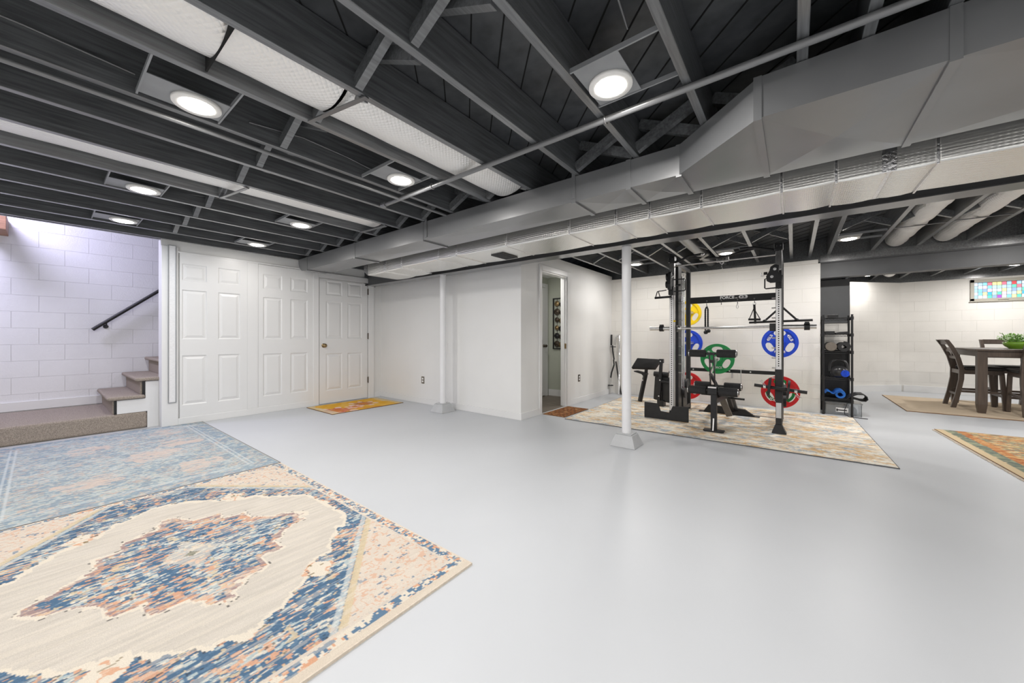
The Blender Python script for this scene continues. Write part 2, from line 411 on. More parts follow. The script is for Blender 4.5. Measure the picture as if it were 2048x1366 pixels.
# left wall: two door slabs fixed as panels, trims, and the working door
def panel_door(y0, y1, z0, z1, x, cols, rows, name='slab', parent=None, m='door', t=0.035, rise=0.012):
    """slab in plane X=x facing +X with raised panels framed by a moulded groove"""
    mb = MB()
    ys = sorted({y0, y1, *[c for ab in cols for c in ab]}); zs = sorted({z0, z1, *[r for ab in rows for r in ab]})
    def inp(a, b, c, d):
        ym, zm = (a + b) / 2, (c + d) / 2
        return any(p < ym < q for p, q in cols) and any(p < zm < q for p, q in rows)
    for i in range(len(ys) - 1):
        for j in range(len(zs) - 1):
            a, b, c, d = ys[i], ys[i + 1], zs[j], zs[j + 1]
            if not inp(a, b, c, d):
                mb.add([(x, a, c), (x, b, c), (x, b, d), (x, a, d)], [(0, 1, 2, 3)])
            else:
                loops = [(0, 0), (0.012, -0.011), (0.020, -0.011), (0.048, -0.002)]
                vs = []
                for ins, dx in loops:
                    vs += [(x + dx, a + ins, c + ins), (x + dx, b - ins, c + ins), (x + dx, b - ins, d - ins), (x + dx, a + ins, d - ins)]
                fs = []
                for k in range(len(loops) - 1):
                    for e in range(4): fs.append((4 * k + e, 4 * k + (e + 1) % 4, 4 * k + 4 + (e + 1) % 4, 4 * k + 4 + e))
                fs.append((12, 13, 14, 15)); mb.add(vs, fs)
    # edges and back
    xb = x - t
    mb.add([(x, y0, z0), (x, y1, z0), (x, y1, z1), (x, y0, z1), (xb, y0, z0), (xb, y1, z0), (xb, y1, z1), (xb, y0, z1)],
           [(0, 4, 5, 1), (1, 5, 6, 2), (2, 6, 7, 3), (3, 7, 4, 0), (7, 6, 5, 4)])
    return mb.build(name, m, parent, fix=False)

d1 = thing('door_1', (-6.03, 1.4, 0.0), kind='structure')
panel_door(1.05, 1.756, 0.085, 2.135, -6.022, [(1.07, 1.315), (1.43, 1.674)], [(0.24, 0.862), (1.065, 1.684), (1.80, 2.01)], 'slab', d1, t=0.04)
d2 = thing('door_2', (-6.03, 2.26, 0.0), kind='structure')
panel_door(1.888, 2.634, 0.085, 2.13, -6.022, [(1.946, 2.193), (2.306, 2.552)], [(0.24, 0.852), (1.06, 1.668), (1.785, 2.0)], 'slab', d2, t=0.04)
structure(box('baseboard_panels', 'trim', None, -6.05, -6.017, 1.035, 2.634, 0, 0.085, bevel=0.003))
structure(MB().box(-6.05, -6.02, 1.757, 1.874, 0.085, 2.135).box(-6.05, -6.024, 1.874, 1.887, 0.085, 2.135).build('trim_4', 'trim', bevel=0.002))
structure(MB().box(-6.05, -6.015, 0.885, 1.035, 0, 2.2).build('trim_5', 'trim', bevel=0.003))
structure(MB().box(-6.05, -6.015, 2.634, 2.722, 0, 2.14).box(-6.05, -6.015, 3.578, 3.69, 0, 2.14).box(-6.05, -6.015, 2.722, 3.578, 2.05, 2.14).build('trim_6', 'trim', bevel=0.004))
structure(MB().box(-6.05, -6.018, 1.035, 2.634, 2.135, 2.155).build('trim_7', 'trim', bevel=0.003))
d3 = thing('door_3', (-6.03, 3.15, 0.0), kind='structure')
panel_door(2.732, 3.567, 0.012, 2.04, -6.026, [(2.836, 3.106), (3.2, 3.458)], [(0.215, 0.822), (1.07, 1.682), (1.782, 2.015)], 'slab', d3, t=0.022)
kb = MB(); kb.lathe([(0.034, 0.0), (0.034, 0.006), (0.012, 0.008), (0.012, 0.03), (0.028, 0.04), (0.031, 0.055), (0.022, 0.068), (0.0, 0.07)], (-6.026, 2.80, 0.955), 20, axis='x')
kb.build('door_handle', 'brass', d3)
for hz in (1.90, 1.11, 0.33):
    h = MB().box(-6.026, -6.012, 3.566, 3.580, hz - 0.05, hz + 0.05).tube([(-6.010, 3.572, hz - 0.055), (-6.010, 3.572, hz + 0.055)], 0.007, 8)
    h.build('hinge', 'bronze', d3)

# doorway casing and strike
structure(MB().box(-2.83, -2.812, 4.27, 4.335, 0, 2.12).box(-2.83, -2.812, 5.075, 5.18, 0, 2.12).box(-2.83, -2.812, 4.335, 5.075, 2.04, 2.12).build('trim_8', 'trim', bevel=0.004))
structure(MB().box(-2.935, -2.83, 5.06, 5.085, 0, 2.045).box(-2.935, -2.83, 4.325, 4.345, 0, 2.045).box(-2.935, -2.83, 4.345, 5.06, 2.025, 2.05).box(-2.90, -2.86, 5.045, 5.06, 0, 2.03).build('trim_9', 'trim', bevel=0.002))
box('strike_plate', 'brass', None, -2.853, -2.832, 5.04, 5.06, 0.91, 0.99)
tag(bpy.data.objects['strike_plate'], 'small brass strike plate on the right jamb of the open doorway', 'strike plate')

# hallway louvered door
d4 = thing('door_4', (-3.65, 5.4, 0.0), kind='structure')
lv = MB().box(-3.66, -3.63, 4.97, 5.05, 0.02, 2.0).box(-3.66, -3.63, 5.60, 5.70, 0.02, 2.0).box(-3.66, -3.63, 5.05, 5.60, 0.02, 0.18).box(-3.66, -3.63, 5.05, 5.60, 0.95, 1.06).box(-3.66, -3.63, 5.05, 5.60, 1.88, 2.0)
lv.build('slab', 'door', d4)
sl = MB()
for k in range(34):
    z = 0.20 + k * 0.0505
    if 0.93 < z < 1.05: continue
    sl.bar((-3.648, 5.05, z), (-3.648, 5.60, z), 0.03, 0.006, (0.6, 0, 0.8))
sl.box(-3.665, -3.662, 5.05, 5.60, 0.18, 1.88)
sl.build('louver', 'door', d4)
MB().lathe([(0.03, 0.0), (0.03, 0.006), (0.011, 0.01), (0.011, 0.03), (0.03, 0.045), (0.02, 0.066), (0.0, 0.068)], (-3.63, 5.65, 0.93), 18, axis='x').build('door_handle', 'bronze', d4)
structure(MB().box(-3.66, -3.635, 5.705, 5.80, 0, 2.08).box(-3.66, -3.635, 4.6, 5.705, 2.01, 2.08).build('trim_10', 'trim', bevel=0.003))

# window with stained panes
w1 = thing('window_1', (3.01, 10.65, 1.755), kind='structure')
wf = MB()
X0, X1, Z0, Z1, WY = 2.61, 3.42, 1.755, 2.155, 10.60
for (a, b, c, d) in ((X0, X1, Z0, Z0 + 0.05), (X0, X1, Z1 - 0.055, Z1), (X0, X0 + 0.048, Z0, Z1), (X1 - 0.048, X1, Z0, Z1)):
    wf.box(a, b, WY, WY + 0.12, c, d)
wf.box(X0 - 0.01, X1 + 0.01, WY - 0.012, WY, Z0 - 0.012, Z0 + 0.006)
wf.bar((2.93, WY - 0.01, Z0 + 0.022), (3.05, WY - 0.01, Z0 + 0.026), 0.012, 0.012)
wf.build('window_frame', 'winframe', w1, bevel=0.003)
glass_cols = [(170, 205, 240), (120, 200, 235), (225, 190, 225), (150, 190, 225), (60, 165, 215), (205, 60, 70), (150, 80, 180), (90, 190, 170), (215, 110, 130), (235, 225, 150), (200, 220, 245), (160, 215, 190), (130, 160, 220)]
gm = []
for i, c in enumerate(glass_cols):
    gm.append(mat('stained_pane_%d' % i, S(*c), 0.25, emit=(S(*c), 0.75), noise=(9, 0.1)))
gb = MB(); lead = MB()
gx0, gx1, gz0, gz1 = X0 + 0.048, X1 - 0.048, Z0 + 0.05, Z1 - 0.055
nc, nr = 13, 5
r2 = random.Random(11)
for i in range(nc):
    for j in range(nr):
        a = gx0 + (gx1 - gx0) * i / nc; b = gx0 + (gx1 - gx0) * (i + 1) / nc
        c = gz0 + (gz1 - gz0) * j / nr; d = gz0 + (gz1 - gz0) * (j + 1) / nr
        k = r2.choice([0, 1, 2, 3, 10]) if i < 2 else r2.randrange(len(gm))
        gb.box(a, b, WY + 0.06, WY + 0.066, c, d, k)
gb.build('pane', gm, w1)
for i in range(nc + 1):
    a = gx0 + (gx1 - gx0) * i / nc; lead.box(a - 0.003, a + 0.003, WY + 0.053, WY + 0.062, gz0, gz1)
for j in range(nr + 1):
    c = gz0 + (gz1 - gz0) * j / nr; lead.box(gx0, gx1, WY + 0.053, WY + 0.062, c - 0.003, c + 0.003)
lead.build('leading', 'winframe', w1)

# ------------------------------------------------------------------ ceiling: diagonal deck boards, joists, cross bridging
ceil = thing('ceiling', (0, 0, JZ), kind='structure')
MB().box(-6.2, 4.8, -3.4, 10.8, DZ + 0.004, DZ + 0.08).build('deck', 'black_deck', ceil)
gp = MB()   # shadow gaps between diagonal boards (45 degrees)
for k in range(-46, 60):
    c = 0.036 + k * 0.205        # line x + y = c
    pts = []
    y0, y1 = -3.3, 10.7
    xa, xb = max(-6.15, c - y1), min(4.7, c - y0)
    if xb - xa > 0.05:
        gp.bar((xa, c - xa, DZ + 0.003), (xb, c - xb, DZ + 0.003), 0.007, 0.004)
gp.build('board_gap', 'gap', ceil)
near = [-5.62, -5.17, -4.72, -4.285, -3.866, -3.412, -2.99, -2.575, -2.118, -1.686, -1.258, -0.824, -0.396, 0.03, 0.235, 0.46, 0.88, 1.31, 1.73, 2.15, 2.57, 2.99, 3.41, 3.83, 4.25]
for x in near:
    MB().box(x - 0.0195, x + 0.0195, -3.25, 3.72, JZ, DZ).build('joist', 'black_wood', ceil, bevel=0.002, seg=1)
for x in (-6.03, -6.09):
    MB().box(x - 0.0195, x + 0.0195, -3.25, 3.85, JZ + (0.0 if x > -6.05 else -0.004), DZ).build('joist', 'black_wood', ceil, bevel=0.002, seg=1)
farj = [-2.60, -2.175, -1.72, -1.325, -0.89, -0.447, -0.026, 0.19, 0.40, 0.852, 1.277, 1.70, 2.12, 2.54, 2.96, 3.38, 3.80, 4.22]
for x in farj:
    y1 = 6.95 if x < 0.3 else 10.6
    MB().box(x - 0.0195, x + 0.0195, 3.55, y1, JZ, DZ).build('joist', 'black_wood', ceil, bevel=0.002, seg=1)
def bridging(xs, y, skip=()):
    for i in range(len(xs) - 1):
        a, b = xs[i] + 0.02, xs[i + 1] - 0.02
        if b - a < 0.25 or i in skip or b - a > 0.5: continue
        MB().bar((a, y - 0.022, JZ + 0.03), (b, y - 0.022, DZ - 0.02), 0.062, 0.038, (0, 1, 0)) \
            .build('bridging', 'black_wood', ceil)
        MB().bar((a, y + 0.045, DZ - 0.02), (b, y + 0.045, JZ + 0.03), 0.062, 0.038, (0, 1, 0)) \
            .build('bridging', 'black_wood', ceil)
bridging(near[:14], 0.955)
bridging(near[:16], 2.38, skip=(9,))
bridging(farj[:12], 5.5)

# ------------------------------------------------------------------ beams and columns
bm_ = thing('steel_beam', (-1.5, 3.62, 2.01), 'long black steel beam carried on the two white round columns', 'beam')
ib = MB()
ib.box(-6.02, 4.5, 3.535, 3.705, 2.005, 2.012).box(-6.02, 4.5, 3.535, 3.705, 2.258, 2.275).box(-6.02, 4.5, 3.575, 3.665, 2.012, 2.258)
ib.build('beam_section', 'black_steel', bm_)
MB().box(-6.05, -6.02, 3.52, 3.72, 2.0, 2.28).build('bearing_plate', 'black_steel', bm_)
b2 = thing('steel_beam', (2.4, 7.03, 1.95), 'black steel beam above the shelf, spanning towards the dining table', 'beam')
MB().box(0.306, 4.6, 6.95, 7.11, 1.95, 1.966).box(0.306, 4.6, 6.95, 7.11, 2.165, 2.18).box(0.306, 4.6, 6.975, 7.085, 1.966, 2.165).build('beam_section', 'black_beam', b2)
MB().box(0.306, 4.6, 6.93, 7.13, 2.18, 2.28).build('top_plate', 'black_wood', b2)
cc_ = thing('column_cover', (0.478, 7.36, 0.0), 'flat boxed column behind the wire shelf, black above and below a white band', 'column cover')
MB().box(0.30, 0.655, 7.26, 7.46, 1.30, 1.95).build('upper_panel', 'black_beam', cc_, bevel=0.003)
MB().box(0.30, 0.655, 7.27, 7.46, 0.90, 1.30).build('middle_panel', 'block', cc_)
MB().box(0.30, 0.655, 7.255, 7.46, 0.0, 0.90).build('lower_panel', 'black', cc_, bevel=0.003)
def column(cx, cy, label, base):
    t = thing('support_column', (cx, cy, 0), label, 'column', 'round white columns')
    f = MB(); z1 = 0.115
    a, b = base / 2, base / 2 - 0.045
    vs = [(cx + sx * a, cy + sy * a, 0) for sx, sy in ((-1, -1), (1, -1), (1, 1), (-1, 1))] + [(cx + sx * b, cy + sy * b, z1) for sx, sy in ((-1, -1), (1, -1), (1, 1), (-1, 1))]
    f.add(vs, [(3, 2, 1, 0), (4, 5, 6, 7), (0, 1, 5, 4), (1, 2, 6, 5), (2, 3, 7, 6), (3, 0, 4, 7)])
    f.build('footing', 'footing', t, bevel=0.006)
    MB().box(cx - 0.075, cx + 0.075, cy - 0.075, cy + 0.075, z1, z1 + 0.01).build('base_plate', 'footing', t, bevel=0.002)
    MB().tube([(cx, cy, z1 + 0.01), (cx, cy, 2.004)], 0.0455, 40).build('post', 'post', t)
column(-4.082, 3.615, 'white round steel column against the grey back wall, farther from the gym', 0.265)
column(-1.340, 3.63, 'white round steel column standing in front of the gym corner', 0.262)

# ------------------------------------------------------------------ ducts and pipes
dc = thing('air_duct', (-1.5, 2.57, 2.09), 'long dark grey painted sheet metal duct widening towards the right', 'duct')
def rect_loft(secs, creases=()):
    m = MB(); vs = []
    for (x, y0, y1, z0, z1) in secs: vs += [(x, y0, z0), (x, y1, z0), (x, y1, z1), (x, y0, z1)]
    fs = []
    for i in range(len(secs) - 1):
        for e in range(4): fs.append((4 * i + e, 4 * i + (e + 1) % 4, 4 * i + 4 + (e + 1) % 4, 4 * i + 4 + e))
    fs += [(3, 2, 1, 0), tuple(4 * (len(secs) - 1) + k for k in range(4))]
    return m.add(vs, fs)
def crossbroken(x0, x1, y0, y1, z0, z1, sag=0.007):
    """duct run whose underside is cross-broken: four shallow facets meeting at the middle"""
    m = MB(); xm, ym = (x0 + x1) / 2, (y0 + y1) / 2
    vs = [(x0, y0, z0), (x1, y0, z0), (x1, y1, z0), (x0, y1, z0), (xm, ym, z0 - sag), (x0, y0, z1), (x1, y0, z1), (x1, y1, z1), (x0, y1, z1)]
    return m.add(vs, [(1, 0, 4), (2, 1, 4), (3, 2, 4), (0, 3, 4), (0, 1, 6, 5), (1, 2, 7, 6), (2, 3, 8, 7), (3, 0, 5, 8), (5, 6, 7, 8)])
YF, YB = 2.405, 2.742
seams = [-5.70, -4.36, -3.03, -1.285, -0.875, -0.56]
for a, b in zip(seams[:-1], seams[1:]):
    crossbroken(a, b, YF, YB, 2.09, 2.274, 0.011).build('duct_section', 'duct', dc)
rect_loft([(-0.56, YF, YB, 2.09, 2.274), (-0.13, 2.0, YB, 2.088, 2.274)]).build('transition', 'duct', dc)
crossbroken(-0.13, 0.46, 2.0, YB, 2.088, 2.276, 0.022).build('duct_section', 'duct', dc)
crossbroken(0.46, 2.2, 2.0, YB, 2.088, 2.276, 0.026).build('duct_section', 'duct', dc)
crossbroken(2.2, 4.0, 2.0, YB, 2.088, 2.276, 0.026).build('duct_section', 'duct', dc)
el = MB(); prof = []
for k in range(9):
    a = k / 8 * PI / 2; prof.append((-5.83 - 0.16 * math.sin(a), 2.09 + 0.16 * (1 - math.cos(a))))
poly = [(-5.70, 2.09)] + prof + [(-5.99, 2.274), (-5.70, 2.274)]
el.prism(poly, 'y', YF, YB); el.build('elbow', 'duct', dc)
for x in seams + [-0.13, 0.46, 2.2]:
    y0 = YF if x < -0.3 else 2.0
    MB().box(x - 0.016, x + 0.016, y0 - 0.004, YB + 0.003, 2.078, 2.278).build('seam_strap', 'duct', dc)
for x in (-2.966, -1.283):
    MB().box(x - 0.013, x + 0.013, YF - 0.008, YF - 0.004, 2.11, 2.32).build('hanger_strap', 'duct', dc)

fd = thing('foil_duct', (-1.0, 3.12, 2.0), 'shiny silver foil wrapped rectangular duct running beside the steel beam', 'duct')
FY0, FY1 = 2.875, 3.375
fx = [-4.86, -4.42, -4.05, -3.33, -3.02, -2.30, -1.58, -1.15, -0.88, -0.52, -0.06, 0.20, 0.42, 0.60, 1.4, 2.4, 3.8]
fz = [1.985, 1.975, 2.005, 2.008, 2.012, 2.008, 2.010, 2.006, 2.012, 2.008, 2.010, 2.012, 2.000, 2.012, 2.008, 2.010, 2.01]
for i in range(len(fx) - 1):
    a, b = fx[i], fx[i + 1]; z = (fz[i] + fz[i + 1]) / 2
    n = max(2, int((b - a) / 0.05)); secs = []
    for k in range(n + 1):
        t = k / n; bulge = 0.007 * math.sin(PI * t)
        secs.append((a + (b - a) * t, FY0 - bulge, FY1 + bulge, z - bulge, 2.26))
    ob = rect_loft(secs).build('duct_section', 'foil', fd, bevel=0.012, seg=3)
    for p_ in ob.data.polygons: p_.use_smooth = True
    ob.data.set_sharp_from_angle(angle=0.6)
for i, x in enumerate(fx[1:-1]):
    z = (fz[i] + fz[i + 2]) / 2; hw = 0.03 if i in (0, 11) else 0.006
    MB().box(x - hw, x + hw, FY0 - 0.004, FY1 + 0.003, z - 0.006, 2.262).build('tape', 'foil_tape', fd, bevel=0.003)
e2 = MB(); vs = []
e2.add([(-5.03, 2.92, 2.06), (-5.03, 3.33, 2.06), (-5.03, 3.33, 2.25), (-5.03, 2.92, 2.25), (-4.86, FY0, 1.985), (-4.86, FY1, 1.985), (-4.86, FY1, 2.26), (-4.86, FY0, 2.26)],
       [(0, 1, 5, 4), (1, 2, 6, 5), (2, 3, 7, 6), (3, 0, 4, 7), (3, 2, 1, 0)])
e2.build('crumpled_end', 'foil_tape', fd)
rg = MB().box(-2.645, -2.475, 3.04, 3.31, 1.990, 2.002)
for k in range(12): rg.box(-2.63, -2.49, 3.06 + k * 0.0195, 3.068 + k * 0.0195, 1.985, 1.992)
rg.build('vent_register', 'vent', fd)

def half_pipe(name, x0, x1, y0, y1, zlow, ztop, m, parent, n=14):
    """trough of bubble foil between two joists: rounded underside"""
    mb = MB(); ny = max(4, int((y1 - y0) / 0.08)); vs = []
    for j in range(ny + 1):
        y = y0 + (y1 - y0) * j / ny
        for k in range(n + 1):
            t = k / n; a = PI * t
            x = x0 + (x1 - x0) * (0.5 - 0.5 * math.cos(a))
            vs.append((x, y, ztop - (ztop - zlow) * math.sin(a) ** 0.6 + 0.0015 * math.sin(j * 1.3 + k)))
    fs = [(j * (n + 1) + k, j * (n + 1) + k + 1, (j + 1) * (n + 1) + k + 1, (j + 1) * (n + 1) + k) for j in range(ny) for k in range(n)]
    mb.add(vs, fs, 0, True); return mb.build(name, m, parent)
t = thing('insulated_duct', (-1.9, 0, 2.3), 'wide white bubble foil duct filling the nearer joist bay', 'duct', 'bubble foil ducts')
half_pipe('foil_wrap', -2.085, -1.712, -3.2, 0.92, 2.285, 2.46, 'bubble', t)
half_pipe('foil_wrap', -2.085, -1.712, 0.935, 2.40, 2.285, 2.46, 'bubble', t)
MB().box(-2.09, -1.70, 0.45, 0.458, 2.2845, 2.40).build('tape', 'gap', t)
MB().bar((-2.10, 0.90, 2.272), (-1.66, 0.98, 2.272), 0.022, 0.008).build('strap', 'black_steel', t)
t = thing('insulated_duct', (-3.63, 0, 2.3), 'narrower looking bubble foil duct in the farther joist bay', 'duct', 'bubble foil ducts')
half_pipe('foil_wrap', -3.83, -3.43, -3.2, 2.26, 2.31, 2.46, 'bubble', t)
MB().bar((-3.85, 0.93, 2.272), (-3.42, 1.0, 2.272), 0.022, 0.008).build('strap', 'black_steel', t)
MB().bar((-3.85, 2.20, 2.272), (-3.42, 2.24, 2.272), 0.03, 0.008).build('strap', 'black_steel', t)
def round_foil(x, y0, y1, z, r, label):
    t = thing('round_duct', (x, (y0 + y1) / 2, z), label, 'duct', 'round foil ducts past the beam')
    pts = []; rs = []; n = int((y1 - y0) / 0.06)
    for k in range(n + 1):
        pts.append((x + 0.006 * math.sin(k * 0.9), y0 + (y1 - y0) * k / n, z)); rs.append(r * (1 + 0.02 * math.sin(k * 2.3) - (0.10 if k % 14 == 9 else 0)))
    MB().tube(pts, rs, 22).build('foil_wrap', 'bubble', t)
    for y in (y0 + 0.35, (y0 + y1) / 2 + 0.4):
        MB().bar((x - 0.21, y, z - r - 0.004), (x + 0.21, y + 0.03, z - r - 0.004), 0.025, 0.006).build('strap', 'black_steel', t)
round_foil(1.065, 3.75, 6.9, 2.395, 0.105, 'round silver foil duct between joists beyond the beam, left one')
round_foil(1.490, 3.75, 6.9, 2.395, 0.105, 'round silver foil duct between joists beyond the beam, right one')
round_foil(1.49, 7.2, 10.3, 2.38, 0.10, 'round pale foil duct glimpsed under the farther black beam')
o = MB().tube([(-1.10, 3.8, 2.36), (-1.10, 6.9, 2.36)], 0.075, 20).build('round_duct', 'duct')
tag(o, 'dark painted round duct between joists above the weight rack', 'duct')

gp_ = thing('gas_pipe', (-1.0, 1.85, 2.26), 'dark painted pipe running under the joists alongside the big duct', 'pipe')
MB().tube([(-2.86, 1.86, 2.262), (4.4, 1.86, 2.262)], 0.0165, 16).build('pipe', 'duct', gp_)
MB().tube([(-2.90, 1.86, 2.262), (-2.84, 1.86, 2.262)], 0.024, 16).build('end_cap', 'duct', gp_)
for x in (-2.22, -0.80):
    MB().tube([(x, 1.86 + 0.021 * math.cos(a), 2.262 + 0.021 * math.sin(a)) for a in [k * 2 * PI / 12 for k in range(13)]], 0.003, 6).build('clamp', 'steel', gp_)
o = MB().tube([(-2.642, -3.2, 2.262), (-2.642, 2.38, 2.262)], 0.0125, 12).build('conduit_pipe', 'duct')
tag(o, 'slim dark pipe clipped along the underside of a ceiling joist', 'pipe')
def cable(pts, label):
    o = MB().tube(pts, 0.0045, 7).build('electric_cable', 'duct'); tag(o, label, 'cable', 'ceiling cables')
cable([(-2.548, -3.0, 2.42), (-2.548, -0.4, 2.40), (-2.545, -0.05, 2.395), (-2.545, 0.28, 2.375)], 'thin dark cable stapled along the joist left of the nearest left lamp')
cable([(-2.545, 0.75, 2.36), (-2.548, 1.05, 2.40), (-2.54, 1.35, 2.385), (-2.545, 1.62, 2.36)], 'thin dark cable looping between the two left lamps beside the bridging')
cable([(-0.42, -0.3, 2.49), (-0.47, 0.5, 2.47), (-0.50, 1.0, 2.45), (-0.55, 1.5, 2.38)], 'loose dark cable hanging above the lamp nearest the big duct')
cable([(-4.27, 0.75, 2.36), (-4.262, 1.2, 2.41), (-4.26, 1.6, 2.37)], 'thin dark cable in the bay of the middle pair of lamps')

# ------------------------------------------------------------------ ceiling lamps
def downlight(x, y, label, xl, xr, cool=False, pan=None, pw=1.0):
    t = thing('ceiling_light', (x, y, JZ), label, 'light', 'recessed ceiling lamps')
    py0, py1 = y - (pan[0] if pan else 0.2), y + (pan[1] if pan else 0.11)
    px0, px1 = max(xl, x - 0.105), min(xr, x + 0.105)
    MB().box(px0, px1, py0, py1, JZ + 0.012, JZ + 0.016).build('housing_plate', 'pan', t)
    for yy in (py0 - 0.004, py1 + 0.004):
        MB().bar((xl, yy, JZ + 0.018), (xr, yy, JZ + 0.018), 0.008, 0.022).build('hanger_bar', 'pan', t)
    MB().lathe([(0.073, -0.002), (0.098, -0.004), (0.101, 0.0), (0.101, 0.012), (0.071, 0.012), (0.073, -0.002)], (x, y, JZ), 40).build('trim_ring', 'ring', t)
    MB().lathe([(0.0, -0.012), (0.04, -0.011), (0.062, -0.007), (0.073, -0.0005)], (x, y, JZ), 40).build('diffuser', 'lenscool' if cool else 'lens', t)
    area_light('lamp', (x, y, JZ - 0.018), 0.145, LAMP_W * pw, COOL if cool else WARM)
DL = [(-0.688, 1.655, -0.805, -0.415, 'recessed lamp nearest the big duct, with a square grey plate', False, (0.18, 0.12)),
      (-2.43, 0.49, -2.555, -2.138, 'recessed lamp nearest the camera on the left, on a long grey plate', False, (0.2, 0.115)),
      (-4.17, 0.507, -4.265, -3.886, 'left row recessed lamp, second back from the camera', False, None),
      (-5.43, 0.514, -5.60, -5.19, 'cool white recessed lamp nearest the stairwell', True, None),
      (-2.36, 1.673, -2.555, -2.138, 'recessed lamp beside the end of the dark ceiling pipe', False, None),
      (-4.15, 1.692, -4.265, -3.886, 'recessed lamp above the white panels, right row middle', False, None),
      (-5.475, 1.702, -5.60, -5.19, 'recessed lamp closest to the top of the white panelled wall', False, None),
      (-2.04, 5.953, -2.155, -1.74, 'recessed lamp beside the right hand column, in the gym corner', False, None),
      (-0.76, 5.954, -0.87, -0.467, 'recessed lamp directly above the weight rack', False, None),
      (0.53, 5.987, 0.42, 0.832, 'recessed lamp between rack and foil ducts, above the shelf', False, None),
      (1.13, 9.73, 0.872, 1.257, 'recessed lamp just beneath the far black beam, left', False, None),
      (2.87, 9.75, 2.56, 2.94, 'recessed lamp above the dining table by the far window', False, None)]
DIM = [0.85, 0.60, 0.50, 0.24, 0.72, 0.44, 0.14, 0.55, 0.45, 0.75, 0.32, 0.95]   # each lamp's dimmer
for d, pw in zip(DL, DIM): downlight(d[0], d[1], d[4], d[2], d[3], d[5], d[6], pw)
# unseen fill lamps added behind and beside the camera for overall brightness
for (x, y, pw) in ((-0.69, -0.75, 0.45), (-2.43, -0.75, 0.42), (-4.17, -0.75, 0.42), (1.08, 0.5, 0.75), (1.08, -0.75, 0.7), (1.1, -2.2, 0.8), (-0.69, -2.2, 0.6), (-2.43, -2.2, 0.6), (3.0, 0.5, 1.0), (2.2, 5.98, 1.1), (3.5, 5.98, 1.1), (3.9, 8.6, 0.8), (3.0, -1.5, 0.8), (3.1, 3.0, 1.0)):
    area_light('lamp', (x, y, JZ - 0.018), 0.145, LAMP_W * pw, WARM)
    MB().lathe([(0.073, -0.002), (0.098, -0.004), (0.101, 0.0), (0.101, 0.012), (0.071, 0.012), (0.073, -0.002)], (x, y, JZ), 28).build('fill_lamp_trim', 'ring', ceil)  # rim and diffuser dress the added fill lamp as a fixture
    MB().lathe([(0.0, -0.012), (0.04, -0.011), (0.062, -0.007), (0.073, -0.0005)], (x, y, JZ), 28).build('fill_lamp_diffuser', 'lens', ceil)

# ------------------------------------------------------------------ stairs
st = thing('staircase', (-6.8, 0.6, 0), 'carpeted stairs rising behind the white panelled wall from a low landing', 'stairs')
MB().box(-7.385, -6.19, -1.6, 0.785, 0, 0.195).build('landing', 'carpet', st, bevel=0.025, seg=3)
nose = [0.455, 0.68, 0.905, 1.13, 1.355, 1.58]
for k, y in enumerate(nose):
    z = 0.195 + 0.205 * (k + 1)
    MB().box(-7.385, -6.165 if k < 2 else -6.21, y, y + 0.31, z - 0.042, z).build('tread', 'carpet', st, bevel=0.018, seg=3)
    MB().box(-7.385, -6.21, y + 0.045, y + 0.10, z - 0.205, z - 0.04).build('riser', 'carpet', st, bevel=0.006)
MB().prism([(0.535, 0.196), (0.535, 0.352), (0.77, 0.352), (0.77, 0.557), (0.884, 0.557), (0.884, 0.0), (0.786, 0.0), (0.786, 0.196)], 'x', -6.225, -6.2).build('stringer', 'trim', st)
MB().box(-6.25, -6.198, 0.512, 0.534, 0.196, 0.352).box(-6.25, -6.198, 0.742, 0.768, 0.40, 0.557).build('stair_edge', 'black', st)
hr = thing('handrail', (-7.3, 0.7, 1.4), 'black round handrail slanting up the stair wall', 'handrail')
MB().tube([(-7.32, 0.412, 1.19), (-7.32, 1.6, 2.265)], 0.021, 16).build('rail', 'black', hr)
MB().tube([(-7.40, 0.535, 1.235), (-7.36, 0.535, 1.225), (-7.325, 0.535, 1.255), (-7.32, 0.535, 1.29)], 0.008, 8).disc((-7.397, 0.535, 1.235), 0.026, (1, 0, 0), 0.006).build('bracket', 'black', hr)
hd = MB().box(-7.40, -6.95, -0.40, -0.24, 2.29, 2.475).build('lumber_block', 'rawwood', bevel=0.004)
tag(hd, 'raw brown wooden header piece high in the stairwell corner', 'lumber')

hc = thing('height_chart', (-6.02, 0.978, 0.29), 'tall narrow white chart in a thin grey frame beside the stair opening', 'chart')
MB().box(-6.015, -6.006, 0.948, 1.008, 0.295, 2.207).build('chart_strip', 'chartpaper', hc)
MB().box(-6.015, -6.000, 0.940, 0.948, 0.287, 2.215).box(-6.015, -6.000, 1.008, 1.016, 0.287, 2.215).box(-6.015, -6.000, 0.948, 1.008, 0.287, 0.295).box(-6.015, -6.000, 0.948, 1.008, 2.207, 2.215).build('frame', 'pan', hc, bevel=0.001)

